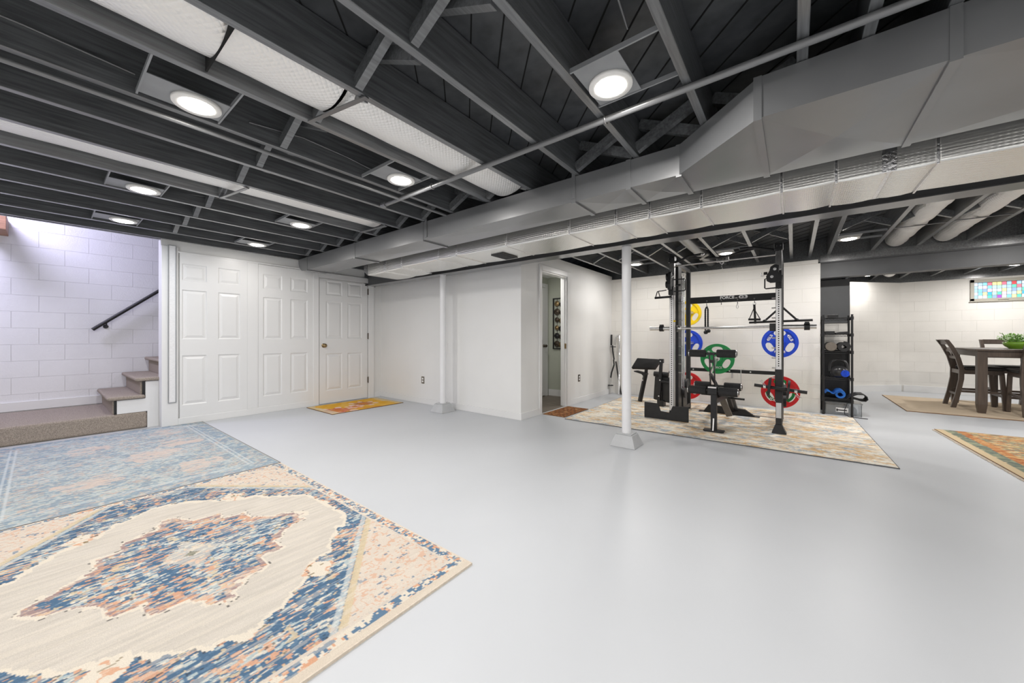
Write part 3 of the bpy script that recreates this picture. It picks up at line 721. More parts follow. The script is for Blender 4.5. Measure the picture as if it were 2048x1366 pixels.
def outlet(name, c, axis, label):
    t = thing(name, c, label, 'outlet', 'wall outlets')
    x, y, z = c
    if axis == 'y':
        MB().box(x - 0.036, x + 0.036, y - 0.006, y, z - 0.058, z + 0.058).build('cover_plate', 'outlet', t, bevel=0.003)
        for dz in (-0.022, 0.022): MB().box(x - 0.017, x + 0.017, y - 0.009, y - 0.005, z + dz - 0.015, z + dz + 0.015).build('socket', 'ink', t, bevel=0.004)
    else:
        MB().box(x, x + 0.006, y - 0.036, y + 0.036, z - 0.058, z + 0.058).build('cover_plate', 'bronze', t, bevel=0.003)
        for dz in (-0.022, 0.022): MB().box(x + 0.005, x + 0.009, y - 0.017, y + 0.017, z + dz - 0.015, z + dz + 0.015).build('socket', 'ink', t, bevel=0.004)
outlet('wall_outlet', (-4.833, 3.85, 0.385), 'y', 'greyish outlet on the grey back wall left of the column')
outlet('wall_outlet', (-2.83, 5.485, 0.41), 'x', 'dark outlet on the wall right of the open doorway')

# hallway wall art
wa = thing('wall_art', (-3.36, 5.81, 1.33), 'black framed metal wall art of round bronze discs in the hallway', 'wall art')
ax0, ax1, az0, az1 = -3.532, -3.165, 0.872, 1.81
fr = MB()
for a, b, c, d in ((ax0, ax0 + 0.016, az0, az1), (ax1 - 0.016, ax1, az0, az1), (ax0, ax1, az0, az0 + 0.016), (ax0, ax1, az1 - 0.016, az1)):
    fr.box(a, b, 5.80, 5.828, c, d)
for xx in (-3.445, -3.345, -3.245): fr.tube([(xx, 5.813, az0), (xx, 5.813, az1)], 0.003, 6)
fr.build('frame', 'black', wa)
for i, xx in enumerate((-3.445, -3.345, -3.245)):
    for j in range(6):
        zz = az1 - 0.105 - j * 0.147 - (0.02 if i % 2 else 0); r = (0.052, 0.06, 0.046, 0.044, 0.054, 0.058)[(j + 2 * i) % 6]
        mm = ('brass', 'bronze', 'bronze', 'brass', 'black', 'bronze')[(j + i) % 6]
        q = MB().lathe([(0.0, -0.02), (r * 0.35, -0.016), (r * 0.5, -0.008), (r * 0.8, -0.018), (r, -0.006), (r, 0.0)], (xx, 5.808, zz), 20, axis='y')
        q.build('disc', mm, wa)

# ------------------------------------------------------------------ rugs (woven pattern stored per vertex)
def vnoise(x, y, seed):
    """smooth value noise on arrays"""
    xi = np.floor(x).astype(np.int64); yi = np.floor(y).astype(np.int64)
    fx = x - xi; fy = y - yi; fx = fx * fx * (3 - 2 * fx); fy = fy * fy * (3 - 2 * fy)
    def h(a, b):
        n = (a * 374761393 + b * 668265263 + seed * 974711) & 0x7fffffff
        n = (n ^ (n >> 13)) * 1274126177 & 0x7fffffff
        return ((n ^ (n >> 16)) & 0xffff) / 65535.0
    return (h(xi, yi) * (1 - fx) + h(xi + 1, yi) * fx) * (1 - fy) + (h(xi, yi + 1) * (1 - fx) + h(xi + 1, yi + 1) * fx) * fy
def fbm(x, y, seed, o=3):
    a = 0; w = 0.5; tot = 0
    for k in range(o): a = a + w * vnoise(x * 2 ** k, y * 2 ** k, seed + k); tot += w; w *= 0.5
    return a / tot
def C(*c): return np.array(S(*c))
def lay(col, mask, c, a=1.0):
    m = (mask.astype(float) * a)[..., None]; return col * (1 - m) + np.asarray(c) * m

def rug(name, label, x0, x1, y0, y1, res, func, edge, th=0.010, rot=0.0, pivot=None, wave=0.0, cat='rug', streak=None, fine=(900, 0.22)):
    nx = int(round((x1 - x0) / res)) + 1; ny = int(round((y1 - y0) / res)) + 1
    xs = np.linspace(x0, x1, nx); ys = np.linspace(y0, y1, ny); XX, YY = np.meshgrid(xs, ys)
    col = func(XX, YY)
    zz = th + 0.0012 * (vnoise(XX * 120, YY * 120, 5) - 0.5) + wave * (vnoise(XX * 1.3, YY * 1.3, 9) - 0.5)
    o = thing(name, ((x0 + x1) / 2, (y0 + y1) / 2, 0), label, cat)
    ct = np.array([(x0 + x1) / 2, (y0 + y1) / 2])
    co = np.stack([XX - ct[0], YY - ct[1], zz], -1).reshape(-1, 3)
    idx = np.arange(nx * ny).reshape(ny, nx)
    fc = np.stack([idx[:-1, :-1], idx[:-1, 1:], idx[1:, 1:], idx[1:, :-1]], -1).reshape(-1, 4)
    me = bpy.data.meshes.new('pile'); nf = len(fc)
    me.vertices.add(len(co)); me.vertices.foreach_set('co', co.astype(np.float32).ravel())
    me.loops.add(nf * 4); me.loops.foreach_set('vertex_index', fc.astype(np.int32).ravel())
    me.polygons.add(nf); me.polygons.foreach_set('loop_start', np.arange(0, nf * 4, 4, dtype=np.int32)); me.polygons.foreach_set('loop_total', np.full(nf, 4, dtype=np.int32))
    me.polygons.foreach_set('use_smooth', np.ones(nf, dtype=bool))
    me.update(calc_edges=True); me.validate()
    at = me.color_attributes.new('pattern', 'FLOAT_COLOR', 'POINT')
    at.data.foreach_set('color', np.concatenate([col.reshape(-1, 3), np.ones((nx * ny, 1))], 1).astype(np.float32).ravel())
    me.materials.append(attr_mat(name + '_weave', streak=streak, fine=fine))
    p = bpy.data.objects.new('pile', me); COL.objects.link(p); p.parent = o
    b = MB(); e = 0.006
    for a in ((x0 - e, x1 + e, y0 - e, y0), (x0 - e, x1 + e, y1, y1 + e), (x0 - e, x0, y0, y1), (x1, x1 + e, y0, y1)): b.box(*a, 0, th)
    b.box(x0, x1, y0, y1, 0, th * 0.35)
    b.build('binding', edge, o)
    o.rotation_euler[2] = rot
    return o

BLUE, BLUED, ORG_, CREAM, GREYB, FIELD, TAN, PINK = C(96, 122, 146), C(80, 106, 132), C(205, 158, 128), C(214, 205, 190), C(168, 180, 182), C(194, 187, 177), C(200, 184, 154), C(206, 195, 182)
def poly_in(px, py, pts):
    inside = np.zeros(px.shape, bool); n = len(pts)
    for i in range(n):
        x1_, y1_ = pts[i]; x2_, y2_ = pts[(i + 1) % n]
        c = ((y1_ > py) != (y2_ > py)) & (px < (x2_ - x1_) * (py - y1_) / (y2_ - y1_ + 1e-12) + x1_)
        inside ^= c
    return inside
def speckle(X, Y, seed, dens=0.5, warm=0.25):
    """cream ground with blue / orange woven flecks streaked along Y"""
    qx, qy = np.floor(X / 0.0045) * 0.0045, np.floor(Y / 0.007) * 0.007
    n1 = fbm(qx * 95, qy * 42, seed, 2); n2 = fbm(qx * 80, qy * 36, seed + 31, 2); n3 = fbm(qx * 12, qy * 9, seed + 77, 2); n4 = fbm(qx * 150, qy * 60, seed + 5, 2)
    col = np.ones(X.shape + (3,)) * GREYB
    col = lay(col, n4 > 0.56, CREAM, 0.9)
    t = 0.5 + (0.5 - dens) * 0.5
    col = lay(col, n1 + 0.5 * (n3 - 0.5) > t, BLUE)
    col = lay(col, n1 + 0.5 * (n3 - 0.5) > t + 0.13, BLUED)
    col = lay(col, n2 + 0.3 * (vnoise(X * 9, Y * 7, seed + 13) - 0.5) > 0.56 + 0.2 * (1 - warm), ORG_, 0.9)
    col = lay(col, (fbm(qx * 55, qy * 40, seed + 90, 2) > 0.73), TAN, 0.8)
    col = lay(col, (fbm(qx * 70, qy * 60, seed + 60, 2) > 0.80), C(60, 62, 66), 0.7)
    return col
RX, RY = -2.38, 0.455
MED = [(0.55, 0.0), (0.40, 0.10), (0.37, 0.21), (0.27, 0.21), (0.27, 0.33), (0.16, 0.33), (0.10, 0.50), (0.0, 0.53)]
def sym(pts):
    q = pts + [(-x, y) for x, y in pts[::-1]][1:]
    return q + [(x, -y) for x, y in q[::-1]][1:-1]
def rug_front(X, Y):
    x, y = X - RX, Y - RY
    qx, qy = np.floor(x / 0.008) * 0.008, np.floor(y / 0.008) * 0.008
    j = (vnoise(qx * 30, qy * 30, 3) - 0.5) * 0.03
    ax, ay = np.abs(qx) + j, np.abs(qy) + j
    med = [(0.555, 0.06), (0.555, -0.06), (0.40, -0.10)]
    M_ = sym([(0.56, 0.0), (0.42, 0.09), (0.40, 0.20), (0.30, 0.20), (0.30, 0.30), (0.20, 0.30), (0.13, 0.36), (0.07, 0.47), (0.0, 0.525)])
    F_ = sym([(0.80, 0.0), (0.74, 0.12), (0.66, 0.22), (0.56, 0.30), (0.50, 0.42), (0.36, 0.52), (0.26, 0.645), (0.0, 0.66)])
    sx = np.sign(qx) * ax; sy = np.sign(qy) * ay
    med_in = poly_in(sx, sy, M_); fld = poly_in(sx, sy, F_)
    med_o = poly_in(sx * 0.955, sy * 0.955, M_); fld_o = poly_in(sx * 0.965, sy * 0.965, F_)
    spk = speckle(x, y, 11, 0.76, 0.44); spm = speckle(x, y, 41, 0.70, 0.46)
    streak = fbm(x * 60, y * 7, 21, 3)
    field = FIELD * (0.90 + 0.26 * streak[..., None])
    col = spk
    # outer corners: cream ground with orange tracery
    cx_, cy_ = np.abs(x) / 1.02, np.abs(y) / 0.70
    corner = (cx_ + cy_ * 0.92 + 0.05 * (vnoise(qx * 26, qy * 26, 8) - 0.5)) > 1.34
    tr = np.abs(fbm(x * 24, y * 24, 61, 2) - 0.5) < 0.03
    tr2 = fbm(qx * 85, qy * 70, 63, 2) > 0.70
    cc = np.ones(col.shape) * PINK * (0.95 + 0.12 * streak[..., None])
    cc = lay(cc, tr | tr2, ORG_, 0.62); cc = lay(cc, fbm(qx * 46, qy * 46, 66, 2) > 0.76, BLUE, 0.8)
    col = np.where(corner[..., None], cc, col)
    edge = np.abs((cx_ + cy_ * 0.92) - 1.34) < 0.025
    col = lay(col, edge, TAN, 0.9); col = lay(col, np.abs((cx_ + cy_ * 0.92) - 1.29) < 0.02, C(200, 206, 204), 0.6)
    col = lay(col, fld_o, CREAM); col = np.where(fld[..., None], field, col)
    # lobes on the field's border, half way along each diagonal
    lob = (np.abs(np.abs(qx) - 0.62) * 0.9 + np.abs(np.abs(qy) - 0.33)) < 0.075
    lb = np.ones(col.shape) * CREAM; lb = lay(lb, np.abs(fbm(x * 22, y * 22, 71, 2) - 0.5) < 0.06, ORG_, 0.9); lb = lay(lb, fbm(qx * 50, qy * 50, 72, 2) > 0.72, C(120, 104, 70), 0.8)
    col = np.where(lob[..., None], lb, col)
    col = lay(col, med_o & ~med_in, CREAM, 0.95)
    dash = (fbm(qx * 50, qy * 50, 73, 2) > 0.62)
    col = lay(col, poly_in(sx * 0.94, sy * 0.94, M_) & ~med_o & dash, C(58, 58, 60), 0.8)
    col = lay(col, poly_in(sx * 0.955, sy * 0.955, F_) & ~fld_o & dash, C(70, 72, 78), 0.7)
    col = np.where(med_in[..., None], spm, col)
    col = lay(col, med_in & ~poly_in(sx * 1.10, sy * 1.10, M_), ORG_, 0.45)
    cen = np.abs(qx) / 0.16 + np.abs(qy) / 0.11 + j * 6 < 1
    col = lay(col, cen, CREAM, 0.5); col = lay(col, np.abs(qx) / 0.03 + np.abs(qy) / 0.03 < 1, C(90, 96, 80))
    # borders
    bx, by = 1.145 - np.abs(x), 0.818 - np.abs(y); d = np.minimum(bx, by)
    band = (d < 0.085); bc = np.ones(col.shape) * CREAM
    bc = lay(bc, fbm(qx * 62, qy * 62, 81, 2) > 0.48, BLUE); bc = lay(bc, fbm(qx * 60, qy * 60, 83, 2) > 0.66, ORG_)
    bc = lay(bc, d > 0.07, PINK, 0.9)
    col = np.where(band[..., None], bc, col)
    col = lay(col, d < 0.022, C(206, 194, 178))
    # worn streaks along the weave
    wear = fbm(x * 75, y * 5, 91, 3) > 0.60
    return lay(col, wear, CREAM, 0.30)
def rug_far(X, Y):
    x, y = X + 4.78, Y - 0.47
    spk = speckle(x, y, 211, 0.50, 0.42)
    base = np.ones(spk.shape) * C(176, 186, 188)
    n = fbm(x * 70, y * 6, 222, 3)[..., None]
    col = spk * 0.46 + base * (0.80 + 0.40 * n) * 0.54
    for k, (cx_, cy_, r) in enumerate([(-0.55, -0.2, .22), (0.1, 0.15, .25), (0.65, -0.25, .22), (-0.2, 0.4, .2), (0.75, 0.35, .2), (-0.85, 0.35, .2)]):
        m = (((x - cx_) / r) ** 2 + ((y - cy_) / r) ** 2 + 1.3 * (fbm(x * 8, y * 14, 230 + k, 2) - 0.5)) < 0.6
        col = lay(col, m & (fbm(x * 60, y * 9, 240 + k, 2) > 0.42), C(208, 188, 174), 0.7)
    bx, by = 1.275 - np.abs(x), 0.80 - np.abs(y); d = np.minimum(bx, by)
    band = d < 0.17
    col = lay(col, band & (fbm(x * 26, y * 26, 251, 2) > 0.52), C(128, 150, 166), 0.6)
    for a in (0.155, 0.185): col = lay(col, np.abs(d - a) < 0.006, C(200, 206, 206), 0.6)
    return lay(col, d < 0.016, C(170, 172, 168))
rug('area_rug', 'nearest rug with a blue and orange medallion on a beige field', -3.485, -1.222, -0.355, 1.255, 0.0042, rug_front, 'creamedge', 0.011, streak=(1, 0.35, 1))
rug('area_rug', 'faded pale blue rug lying in front of the stair landing', -6.04, -3.515, -0.33, 1.262, 0.0065, rug_far, 'greyedge', 0.008, streak=(1, 0.3, 1))
def rug_gym(X, Y):
    j = 0.05 * (fbm(X * 3, Y * 40, 361, 2) - 0.5)
    n = fbm((X + j) * 9, Y * 18, 301, 4); n2 = fbm((X + j) * 6.5, Y * 12, 311, 4); n3 = fbm(X * 18, Y * 75, 321, 3); n4 = fbm((X + j) * 7.5, Y * 15, 331, 4)
    col = np.ones(X.shape + (3,)) * C(232, 220, 202)
    col = lay(col, n3 > 0.52, C(244, 238, 228), 0.8)
    col = lay(col, n > 0.55, C(226, 198, 158), 0.7)
    col = lay(col, (n4 > 0.57) & (n3 > 0.40), C(158, 172, 184), 0.85)
    col = lay(col, (n2 > 0.59) & (n3 < 0.60), C(214, 172, 108), 0.75)
    col = lay(col, fbm(X * 16, Y * 90, 341, 2) > 0.64, C(176, 168, 156), 0.55)
    return np.minimum(lay(col, fbm(X * 24, Y * 120, 351, 2) > 0.60, C(246, 240, 230), 0.55) * 1.08, 0.92)
rug('area_rug', 'cream, gold and grey abstract rug under the weight rack', -2.43, 0.66, 4.30, 6.64, 0.010, rug_gym, 'greyedge', 0.008, rot=0.025, streak=(0.3, 1, 1))
def rug_persian(X, Y):
    q = lambda v, k: np.floor(v / k) * k
    x, y = q(X, .012), q(Y, .012)
    d = X - 1.33 + 0.012 * (fbm(x * 20, y * 20, 441, 2) - 0.5)
    a = fbm(x * 13, y * 26, 401, 3); b = fbm(x * 12, y * 24, 411, 3); c = fbm(x * 30, y * 55, 421, 2); e = fbm(x * 40, y * 60, 431, 2)
    col = np.ones(X.shape + (3,)) * C(172, 152, 112)
    col = lay(col, a > 0.52, C(136, 140, 120), 0.9); col = lay(col, b > 0.55, C(190, 136, 88), 0.9)
    col = lay(col, c > 0.62, C(212, 190, 148), 0.8); col = lay(col, c < 0.33, C(106, 112, 104), 0.7); col = lay(col, e > 0.70, C(178, 104, 72), 0.8)
    band = (d > 0.155) & (d < 0.235); col = lay(col, band, C(190, 130, 84), 0.85); col = lay(col, band & (a > 0.56), C(168, 98, 66), 0.8); col = lay(col, band & (c > 0.6), C(210, 176, 124), 0.7)
    gr = (d > 0.07) & (d <= 0.155); col = lay(col, gr, C(120, 130, 116), 0.9); col = lay(col, gr & (b > 0.54), C(160, 164, 136), 0.8); col = lay(col, gr & (c > 0.62), C(92, 104, 102), 0.8)
    return lay(col, d < 0.07, C(206, 186, 152))
pr = rug('persian_rug', 'orange and olive patterned rug with a tan fringe edge at right', 1.33, 3.6, 4.54, 6.54, 0.012, rug_persian, 'brownedge', 0.010, rot=0.0)
pr.rotation_euler[2] = 0.043; pr.location.x += 0.03; pr.location.y -= 0.05
fg = MB()
for k in range(100):
    y = 4.56 + 0.0198 * k; fg.bar((1.33, y, 0.005), (1.295 + 0.008 * random.random(), y + random.uniform(-.006, .006), 0.003), 0.010, 0.004)
fg.build('fringe', 'creamedge', pr)['kind'] = 'stuff'
def rug_beige(X, Y):
    n = fbm(X * 6, Y * 22, 501, 3)
    return lay(np.ones(X.shape + (3,)) * C(216, 198, 174), n > 0.52, C(208, 190, 166), 0.6)
rug('area_rug', 'plain beige rug under the dining table', 1.32, 4.4, 7.79, 9.66, 0.02, rug_beige, 'brownedge', 0.009)
def mat_flower(X, Y):
    u, v = (Y - 3.087), (X + 5.53)     # along the door, out from the door
    col = np.ones(X.shape + (3,)) * C(226, 172, 62)
    col = lay(col, fbm(X * 9, Y * 9, 601, 3) > 0.55, C(232, 186, 92), 0.8)
    def flower(cu, cv, r, seed, c1, c2):
        nonlocal col
        rr = np.hypot(u - cu, (v - cv)); th = np.arctan2(v - cv, u - cu)
        m = rr < r * (0.78 + 0.22 * np.cos(th * 7 + seed))
        col = lay(col, m, c1); col = lay(col, m & (fbm(u * 22, v * 22, 610 + seed, 2) > 0.5), c2, 0.9)
        col = lay(col, rr < r * 0.3, C(206, 130, 66)); col = lay(col, m & (rr > r * 0.62) & (np.cos(th * 7 + seed) > 0.2), C(240, 216, 206), 0.8)
    flower(-0.42, 0.20, 0.30, 1, C(214, 142, 110), C(196, 104, 74)); flower(0.12, -0.02, 0.24, 3, C(206, 150, 110), C(180, 124, 86)); flower(-0.10, 0.12, 0.15, 5, C(232, 178, 160), C(222, 150, 120))
    col = lay(col, np.abs(v - 0.33 - 0.15 * np.sin(u * 3)) < 0.02, C(206, 112, 82), 0.8)
    dd = np.minimum(np.minimum(0.585 - np.abs(u), 1), 1)
    return lay(col, dd < 0.10 * (0.6 + 0.8 * fbm(u * 8, v * 8, 640, 2)), C(214, 204, 176), 0.7)
rug('door_mat', 'mustard yellow mat with pink flowers in front of the white door', -5.93, -5.13, 2.505, 3.67, 0.012, mat_flower, 'brownedge', 0.008, cat='mat')
def mat_brown(X, Y):
    z = np.abs(((Y * 9) % 1) - 0.5) * 0.12
    t = ((X + z) * 16) % 1
    col = np.ones(X.shape + (3,)) * C(120, 78, 52)
    col = lay(col, t > 0.55, C(164, 104, 62)); col = lay(col, t > 0.85, C(78, 84, 70)); return lay(col, fbm(X * 30, Y * 30, 701, 2) > 0.66, C(184, 140, 96), 0.6)
rug('door_mat', 'small brown zigzag mat at the open doorway', -2.80, -2.46, 4.345, 5.055, 0.010, mat_brown, 'brownedge', 0.007, cat='mat')

# ------------------------------------------------------------------ weight rack
rk = thing('weight_rack', (-0.70, 5.55, 0), 'tall black and chrome all-in-one weight rack by the block wall', 'weight rack')
LX0, LX1, RX0, RX1 = -1.292, -1.236, -0.160, -0.104
def holes(mb, xc, y, z0, z1, step, r, mi):
    z = z0
    while z < z1:
        mb.disc((xc, y, z), r, (0, 1, 0), 0.002, 10, mi); z += step
    return mb
for (a, b) in ((LX0, LX1), (RX0, RX1)):
    u = MB().box(a, b, 5.055, 5.115, 0.10, 2.10)
    o = u.build('upright', 'black', rk, bevel=0.003)
    f = MB().box(a + 0.003, b - 0.003, 5.050, 5.055, 0.12 if a < -1 else 0.72, 1.67)
    holes(f, (a + b) / 2, 5.0495, 0.20 if a < -1 else 0.76, 1.66, 0.0255, 0.0068, 1)
    f.build('hole_strip', ['perf', 'hole'], o)
MB().box(LX1 + 0.001, LX1 + 0.004, 5.06, 5.11, 0.12, 2.05).build('side_strip', 'perf', rk)
MB().box(RX0 + 0.004, RX1 - 0.004, 5.047, 5.0545, 0.175, 0.345).build('label_plate', 'steel', rk)
for (a, b) in ((LX0, LX1), (RX0, RX1)):
    MB().box(a, b, 5.115, 6.04, 0.03, 0.09).build('base_rail', 'black', rk, bevel=0.003)
    MB().box(a, b, 5.99, 6.045, 0.0, 2.08).build('rear_post', 'black', rk, bevel=0.003)
    MB().box(a, b, 5.115, 5.99, 2.045, 2.10).build('top_rail', 'black', rk, bevel=0.003)
    MB().box(a, b, 5.29, 5.47, 0.09, 2.045).build('cable_column', 'black', rk, bevel=0.004)
    xc = (a + b) / 2
    for y in (5.62, 5.74): MB().tube([(xc, y, 0.35), (xc, y, 1.95)], 0.0125, 14).build('guide_rod', 'chrome', rk)
    for y in (5.60, 5.75): MB().tube([(xc + 0.02, y, 0.2), (xc + 0.02, y, 1.98)], 0.0025, 6).build('cable', 'black', rk)
    MB().box(a, b, 5.56, 5.80, 0.09, 0.34).build('weight_carriage', 'black', rk, bevel=0.006)
    MB().disc((b + 0.02, 5.70, 0.40), 0.085, (1, 0, 0), 0.03).disc((b + 0.02, 5.55, 0.30), 0.07, (1, 0, 0), 0.03).build('pulley', 'blackm', rk)
    for k in range(10):
        z = 0.60 + k * 0.118
        s_ = -1 if a > -1 else 1
        e = a if a > -1 else b
        MB().tube([(e, 5.30, z), (e + s_ * 0.045, 5.30, z)], 0.008, 8).build('catch_peg', 'steel', rk)
# flared front foot on the right, base sheath
ft = MB(); ft.add([(-0.197, 5.04, 0.0), (-0.060, 5.04, 0.0), (-0.060, 5.16, 0.0), (-0.197, 5.16, 0.0), (RX0 - 0.002, 5.05, 0.10), (RX1 + 0.002, 5.05, 0.10), (RX1 + 0.002, 5.12, 0.10), (RX0 - 0.002, 5.12, 0.10)],
       [(3, 2, 1, 0), (4, 5, 6, 7), (0, 1, 5, 4), (1, 2, 6, 5), (2, 3, 7, 6), (3, 0, 4, 7)])
ft.build('foot', 'black', rk, bevel=0.003)
ft = MB(); ft.add([(-1.335, 5.10, 0.0), (-1.195, 5.10, 0.0), (-1.195, 5.18, 0.0), (-1.335, 5.18, 0.0), (LX0 - 0.002, 5.06, 0.10), (LX1 + 0.002, 5.06, 0.10), (LX1 + 0.002, 5.12, 0.10), (LX0 - 0.002, 5.12, 0.10)],
       [(3, 2, 1, 0), (4, 5, 6, 7), (0, 1, 5, 4), (1, 2, 6, 5), (2, 3, 7, 6), (3, 0, 4, 7)])
ft.build('foot', 'black', rk, bevel=0.003)
MB().box(RX0 - 0.006, RX1 + 0.006, 5.048, 5.12, 0.36, 0.72).build('sleeve', 'blackm', rk, bevel=0.004)
hd_ = MB().box(LX1, RX0, 5.985, 6.03, 1.583, 1.675).build('crossmember', 'black', rk, bevel=0.003)
text_mesh('logo', 'FORCE', 0.056, (-0.75, 5.983, 1.645), FRONT, 'ink', hd_, width=0.175, bold=0.0015)
text_mesh('logo', 'USA', 0.017, (-0.638, 5.983, 1.634), FRONT, 'ink', hd_, width=0.030, bold=0.0004)
text_mesh('logo', 'G3', 0.046, (-0.555, 5.983, 1.645), FRONT, 'ink', hd_, width=0.10, bold=0.0012)
MB().tube([(-0.607, 5.984, 1.645), (-0.600, 5.984, 1.662), (-0.585, 5.984, 1.669), (-0.525, 5.984, 1.669), (-0.510, 5.984, 1.662), (-0.503, 5.984, 1.645), (-0.510, 5.984, 1.628), (-0.525, 5.984, 1.621), (-0.585, 5.984, 1.621), (-0.600, 5.984, 1.628), (-0.607, 5.984, 1.645)], 0.0016, 5).build('logo', 'ink', hd_)
for x in (-1.01, -0.822, -0.622, -0.424):
    MB().lathe([(0.011, 0.0), (0.009, -0.007), (0.0, -0.009)], (x, 5.985, 1.607), 10, axis='y').tube([(x, 5.988, 1.590), (x, 5.972, 1.575), (x + 0.003, 5.966, 1.555), (x + 0.003, 5.955, 1.548)], 0.005, 8).build('hook', 'black', hd_)
MB().box(LX1, RX0, 5.985, 6.025, 0.575, 0.622).build('crossmember', 'black', rk, bevel=0.003)
for x in (-1.19, -0.72, -0.47): MB().disc((x, 5.983, 0.60), 0.010, (0, 1, 0), 0.006, 12).build('bolt', 'ink', rk)
for x in (-0.69,): MB().tube([(x, 6.0, 0.58), (x, 6.0, 0.50)], 0.010, 8).build('peg', 'steel', rk)
MB().tube([(-0.55, 6.0, 0.64), (-0.58, 5.97, 0.63), (-0.58, 5.97, 0.40)], 0.006, 8).build('peg', 'steel', rk)
# pull up bars and sign
MB().tube([(-1.26, 5.10, 2.06), (-1.15, 5.05, 2.075), (-1.05, 5.0, 2.10), (-0.90, 4.98, 2.105)], 0.015, 12).build('pull_up_grip', 'black', rk)
MB().tube([(-0.13, 5.10, 2.06), (-0.24, 5.05, 2.08), (-0.36, 5.0, 2.11), (-0.50, 4.98, 2.11)], 0.015, 12).build('pull_up_grip', 'black', rk)
MB().tube([(-0.93, 5.08, 2.062), (-0.82, 4.99, 2.10)], 0.014, 12).tube([(-0.90, 4.98, 2.105), (-0.87, 4.98, 2.095)], 0.016, 12).build('pull_up_grip', 'steel', rk)
MB().tube([(-1.25, 5.20, 2.035), (-0.13, 5.20, 2.035)], 0.010, 12).build('pull_up_bar', 'steel', rk)
MB().tube([(-1.05, 5.02, 2.09), (-0.72, 5.12, 2.06), (-0.36, 5.02, 2.10)], 0.013, 12).build('pull_up_grip', 'black', rk)
sg = MB().box(-0.765, -0.630, 5.16, 5.20, 2.02, 2.072).build('sign_block', 'steel', rk, bevel=0.003)
text_mesh('logo', 'FORCE', 0.032, (-0.705, 5.158, 2.046), FRONT, 'inkblack', sg, width=0.085, bold=0.0012)
MB().tube([(-0.725, 5.18, 2.02), (-0.722, 5.18, 2.0), (-0.705, 5.18, 1.988), (-0.69, 5.18, 2.0), (-0.687, 5.18, 2.02)], 0.005, 8).tube([(-0.705, 5.18, 1.988), (-0.705, 5.18, 1.955), (-0.698, 5.18, 1.935), (-0.708, 5.18, 1.93)], 0.004, 8).build('swivel_hook', 'chrome', rk)
for a in (LX0, RX0): MB().box(a - 0.012, a + 0.068, 5.03, 5.13, 2.06, 2.135).tube([(a + 0.01, 5.03, 2.10), (a + 0.01, 5.02, 2.10)], 0.008, 8, 1).tube([(a + 0.046, 5.03, 2.10), (a + 0.046, 5.02, 2.10)], 0.008, 8, 1).build('top_bracket', ['black', 'chrome'], rk, bevel=0.003)
# pulley trolleys
def trolley(xc, mirror, edge_on):
    s_ = -1
    y = 5.0
    pts = [(-0.005, 0.135), (-0.045, 0.15), (-0.085, 0.125), (-0.095, 0.08), (-0.125, 0.02), (-0.12, -0.03), (-0.085, -0.055), (0.02, -0.05), (0.025, 0.02), (-0.01, 0.06)]
    o = MB()
    if not edge_on:
        o.prism([(xc + 0.012 + p[0], 1.745 + p[1]) for p in pts], 'y', y - 0.015, y + 0.03)
        o.build('trolley_plate', 'blackm', rk, bevel=0.004)
        b_ = MB()
        for dx, dz in ((-0.045, 0.095), (-0.072, 0.012)):
            b_.lathe([(0.016, 0.0), (0.015, -0.008), (0.0, -0.010)], (xc + 0.012 + dx, y - 0.015, 1.745 + dz), 14, axis='y')
        b_.build('bolt', 'ink', rk)
        MB().tube([(xc - 0.10, y, 1.80), (xc - 0.135, y, 1.80)], 0.016, 12).build('knob', 'black', rk)
        MB().tube([(xc - 0.13, y, 1.775), (xc - 0.158, y, 1.77), (xc - 0.160, y, 1.81)], 0.007, 8).build('pull_pin', 'chrome', rk)
        MB().tube([(xc - 0.10, y, 1.745), (xc - 0.125, y, 1.735), (xc - 0.125, y, 1.635), (xc - 0.115, y, 1.627), (xc, y, 1.632)], 0.007, 10).build('handle', 'black', rk)
        MB().tube([(xc + 0.018, y + 0.01, 1.80), (xc + 0.018, y + 0.01, 1.66)], 0.016, 14).build('roller', 'black', rk)
        MB().box(xc - 0.028, xc + 0.028, 5.02, 5.12, 1.625, 1.715).build('trolley_block', 'black', rk, bevel=0.004)
        MB().box(xc - 0.026, xc + 0.026, 5.035, 5.052, 1.83, 2.05).build('chrome_face', 'chrome', rk)
    else:
        MB().prism([(4.93, 1.69), (4.91, 1.76), (4.94, 1.90), (4.985, 1.93), (5.06, 1.86), (5.06, 1.70)], 'x', xc - 0.02, xc + 0.02).build('trolley_plate', 'blackm', rk, bevel=0.004)
        MB().disc((xc - 0.03, 4.97, 1.86), 0.05, (1, 0, 0), 0.02).disc((xc - 0.03, 4.95, 1.76), 0.045, (1, 0, 0), 0.02).build('pulley', 'black', rk)
        MB().lathe([(0.018, 0.0), (0.014, 0.012), (0.0, 0.014)], (xc + 0.02, 4.98, 1.86), 12, axis='x').build('bolt', 'chrome', rk)
        MB().tube([(xc + 0.03, 5.03, 1.83), (xc + 0.15, 5.06, 1.83), (xc + 0.165, 5.06, 1.82), (xc + 0.165, 5.06, 1.69), (xc + 0.15, 5.06, 1.68), (xc + 0.03, 5.03, 1.675)], 0.007, 10).build('handle', 'black', rk)
        MB().tube([(xc + 0.06, 5.0, 1.745), (xc + 0.125, 5.0, 1.75)], 0.014, 12).build('knob', 'black', rk)
        MB().box(xc - 0.028, xc + 0.034, 5.0, 5.12, 1.63, 1.74).build('trolley_block', 'black', rk, bevel=0.004)
        MB().box(xc - 0.024, xc + 0.030, 5.04, 5.052, 1.75, 2.05).build('chrome_face', 'chrome', rk)
trolley(-0.132, 1, False); trolley(-1.264, -1, True)

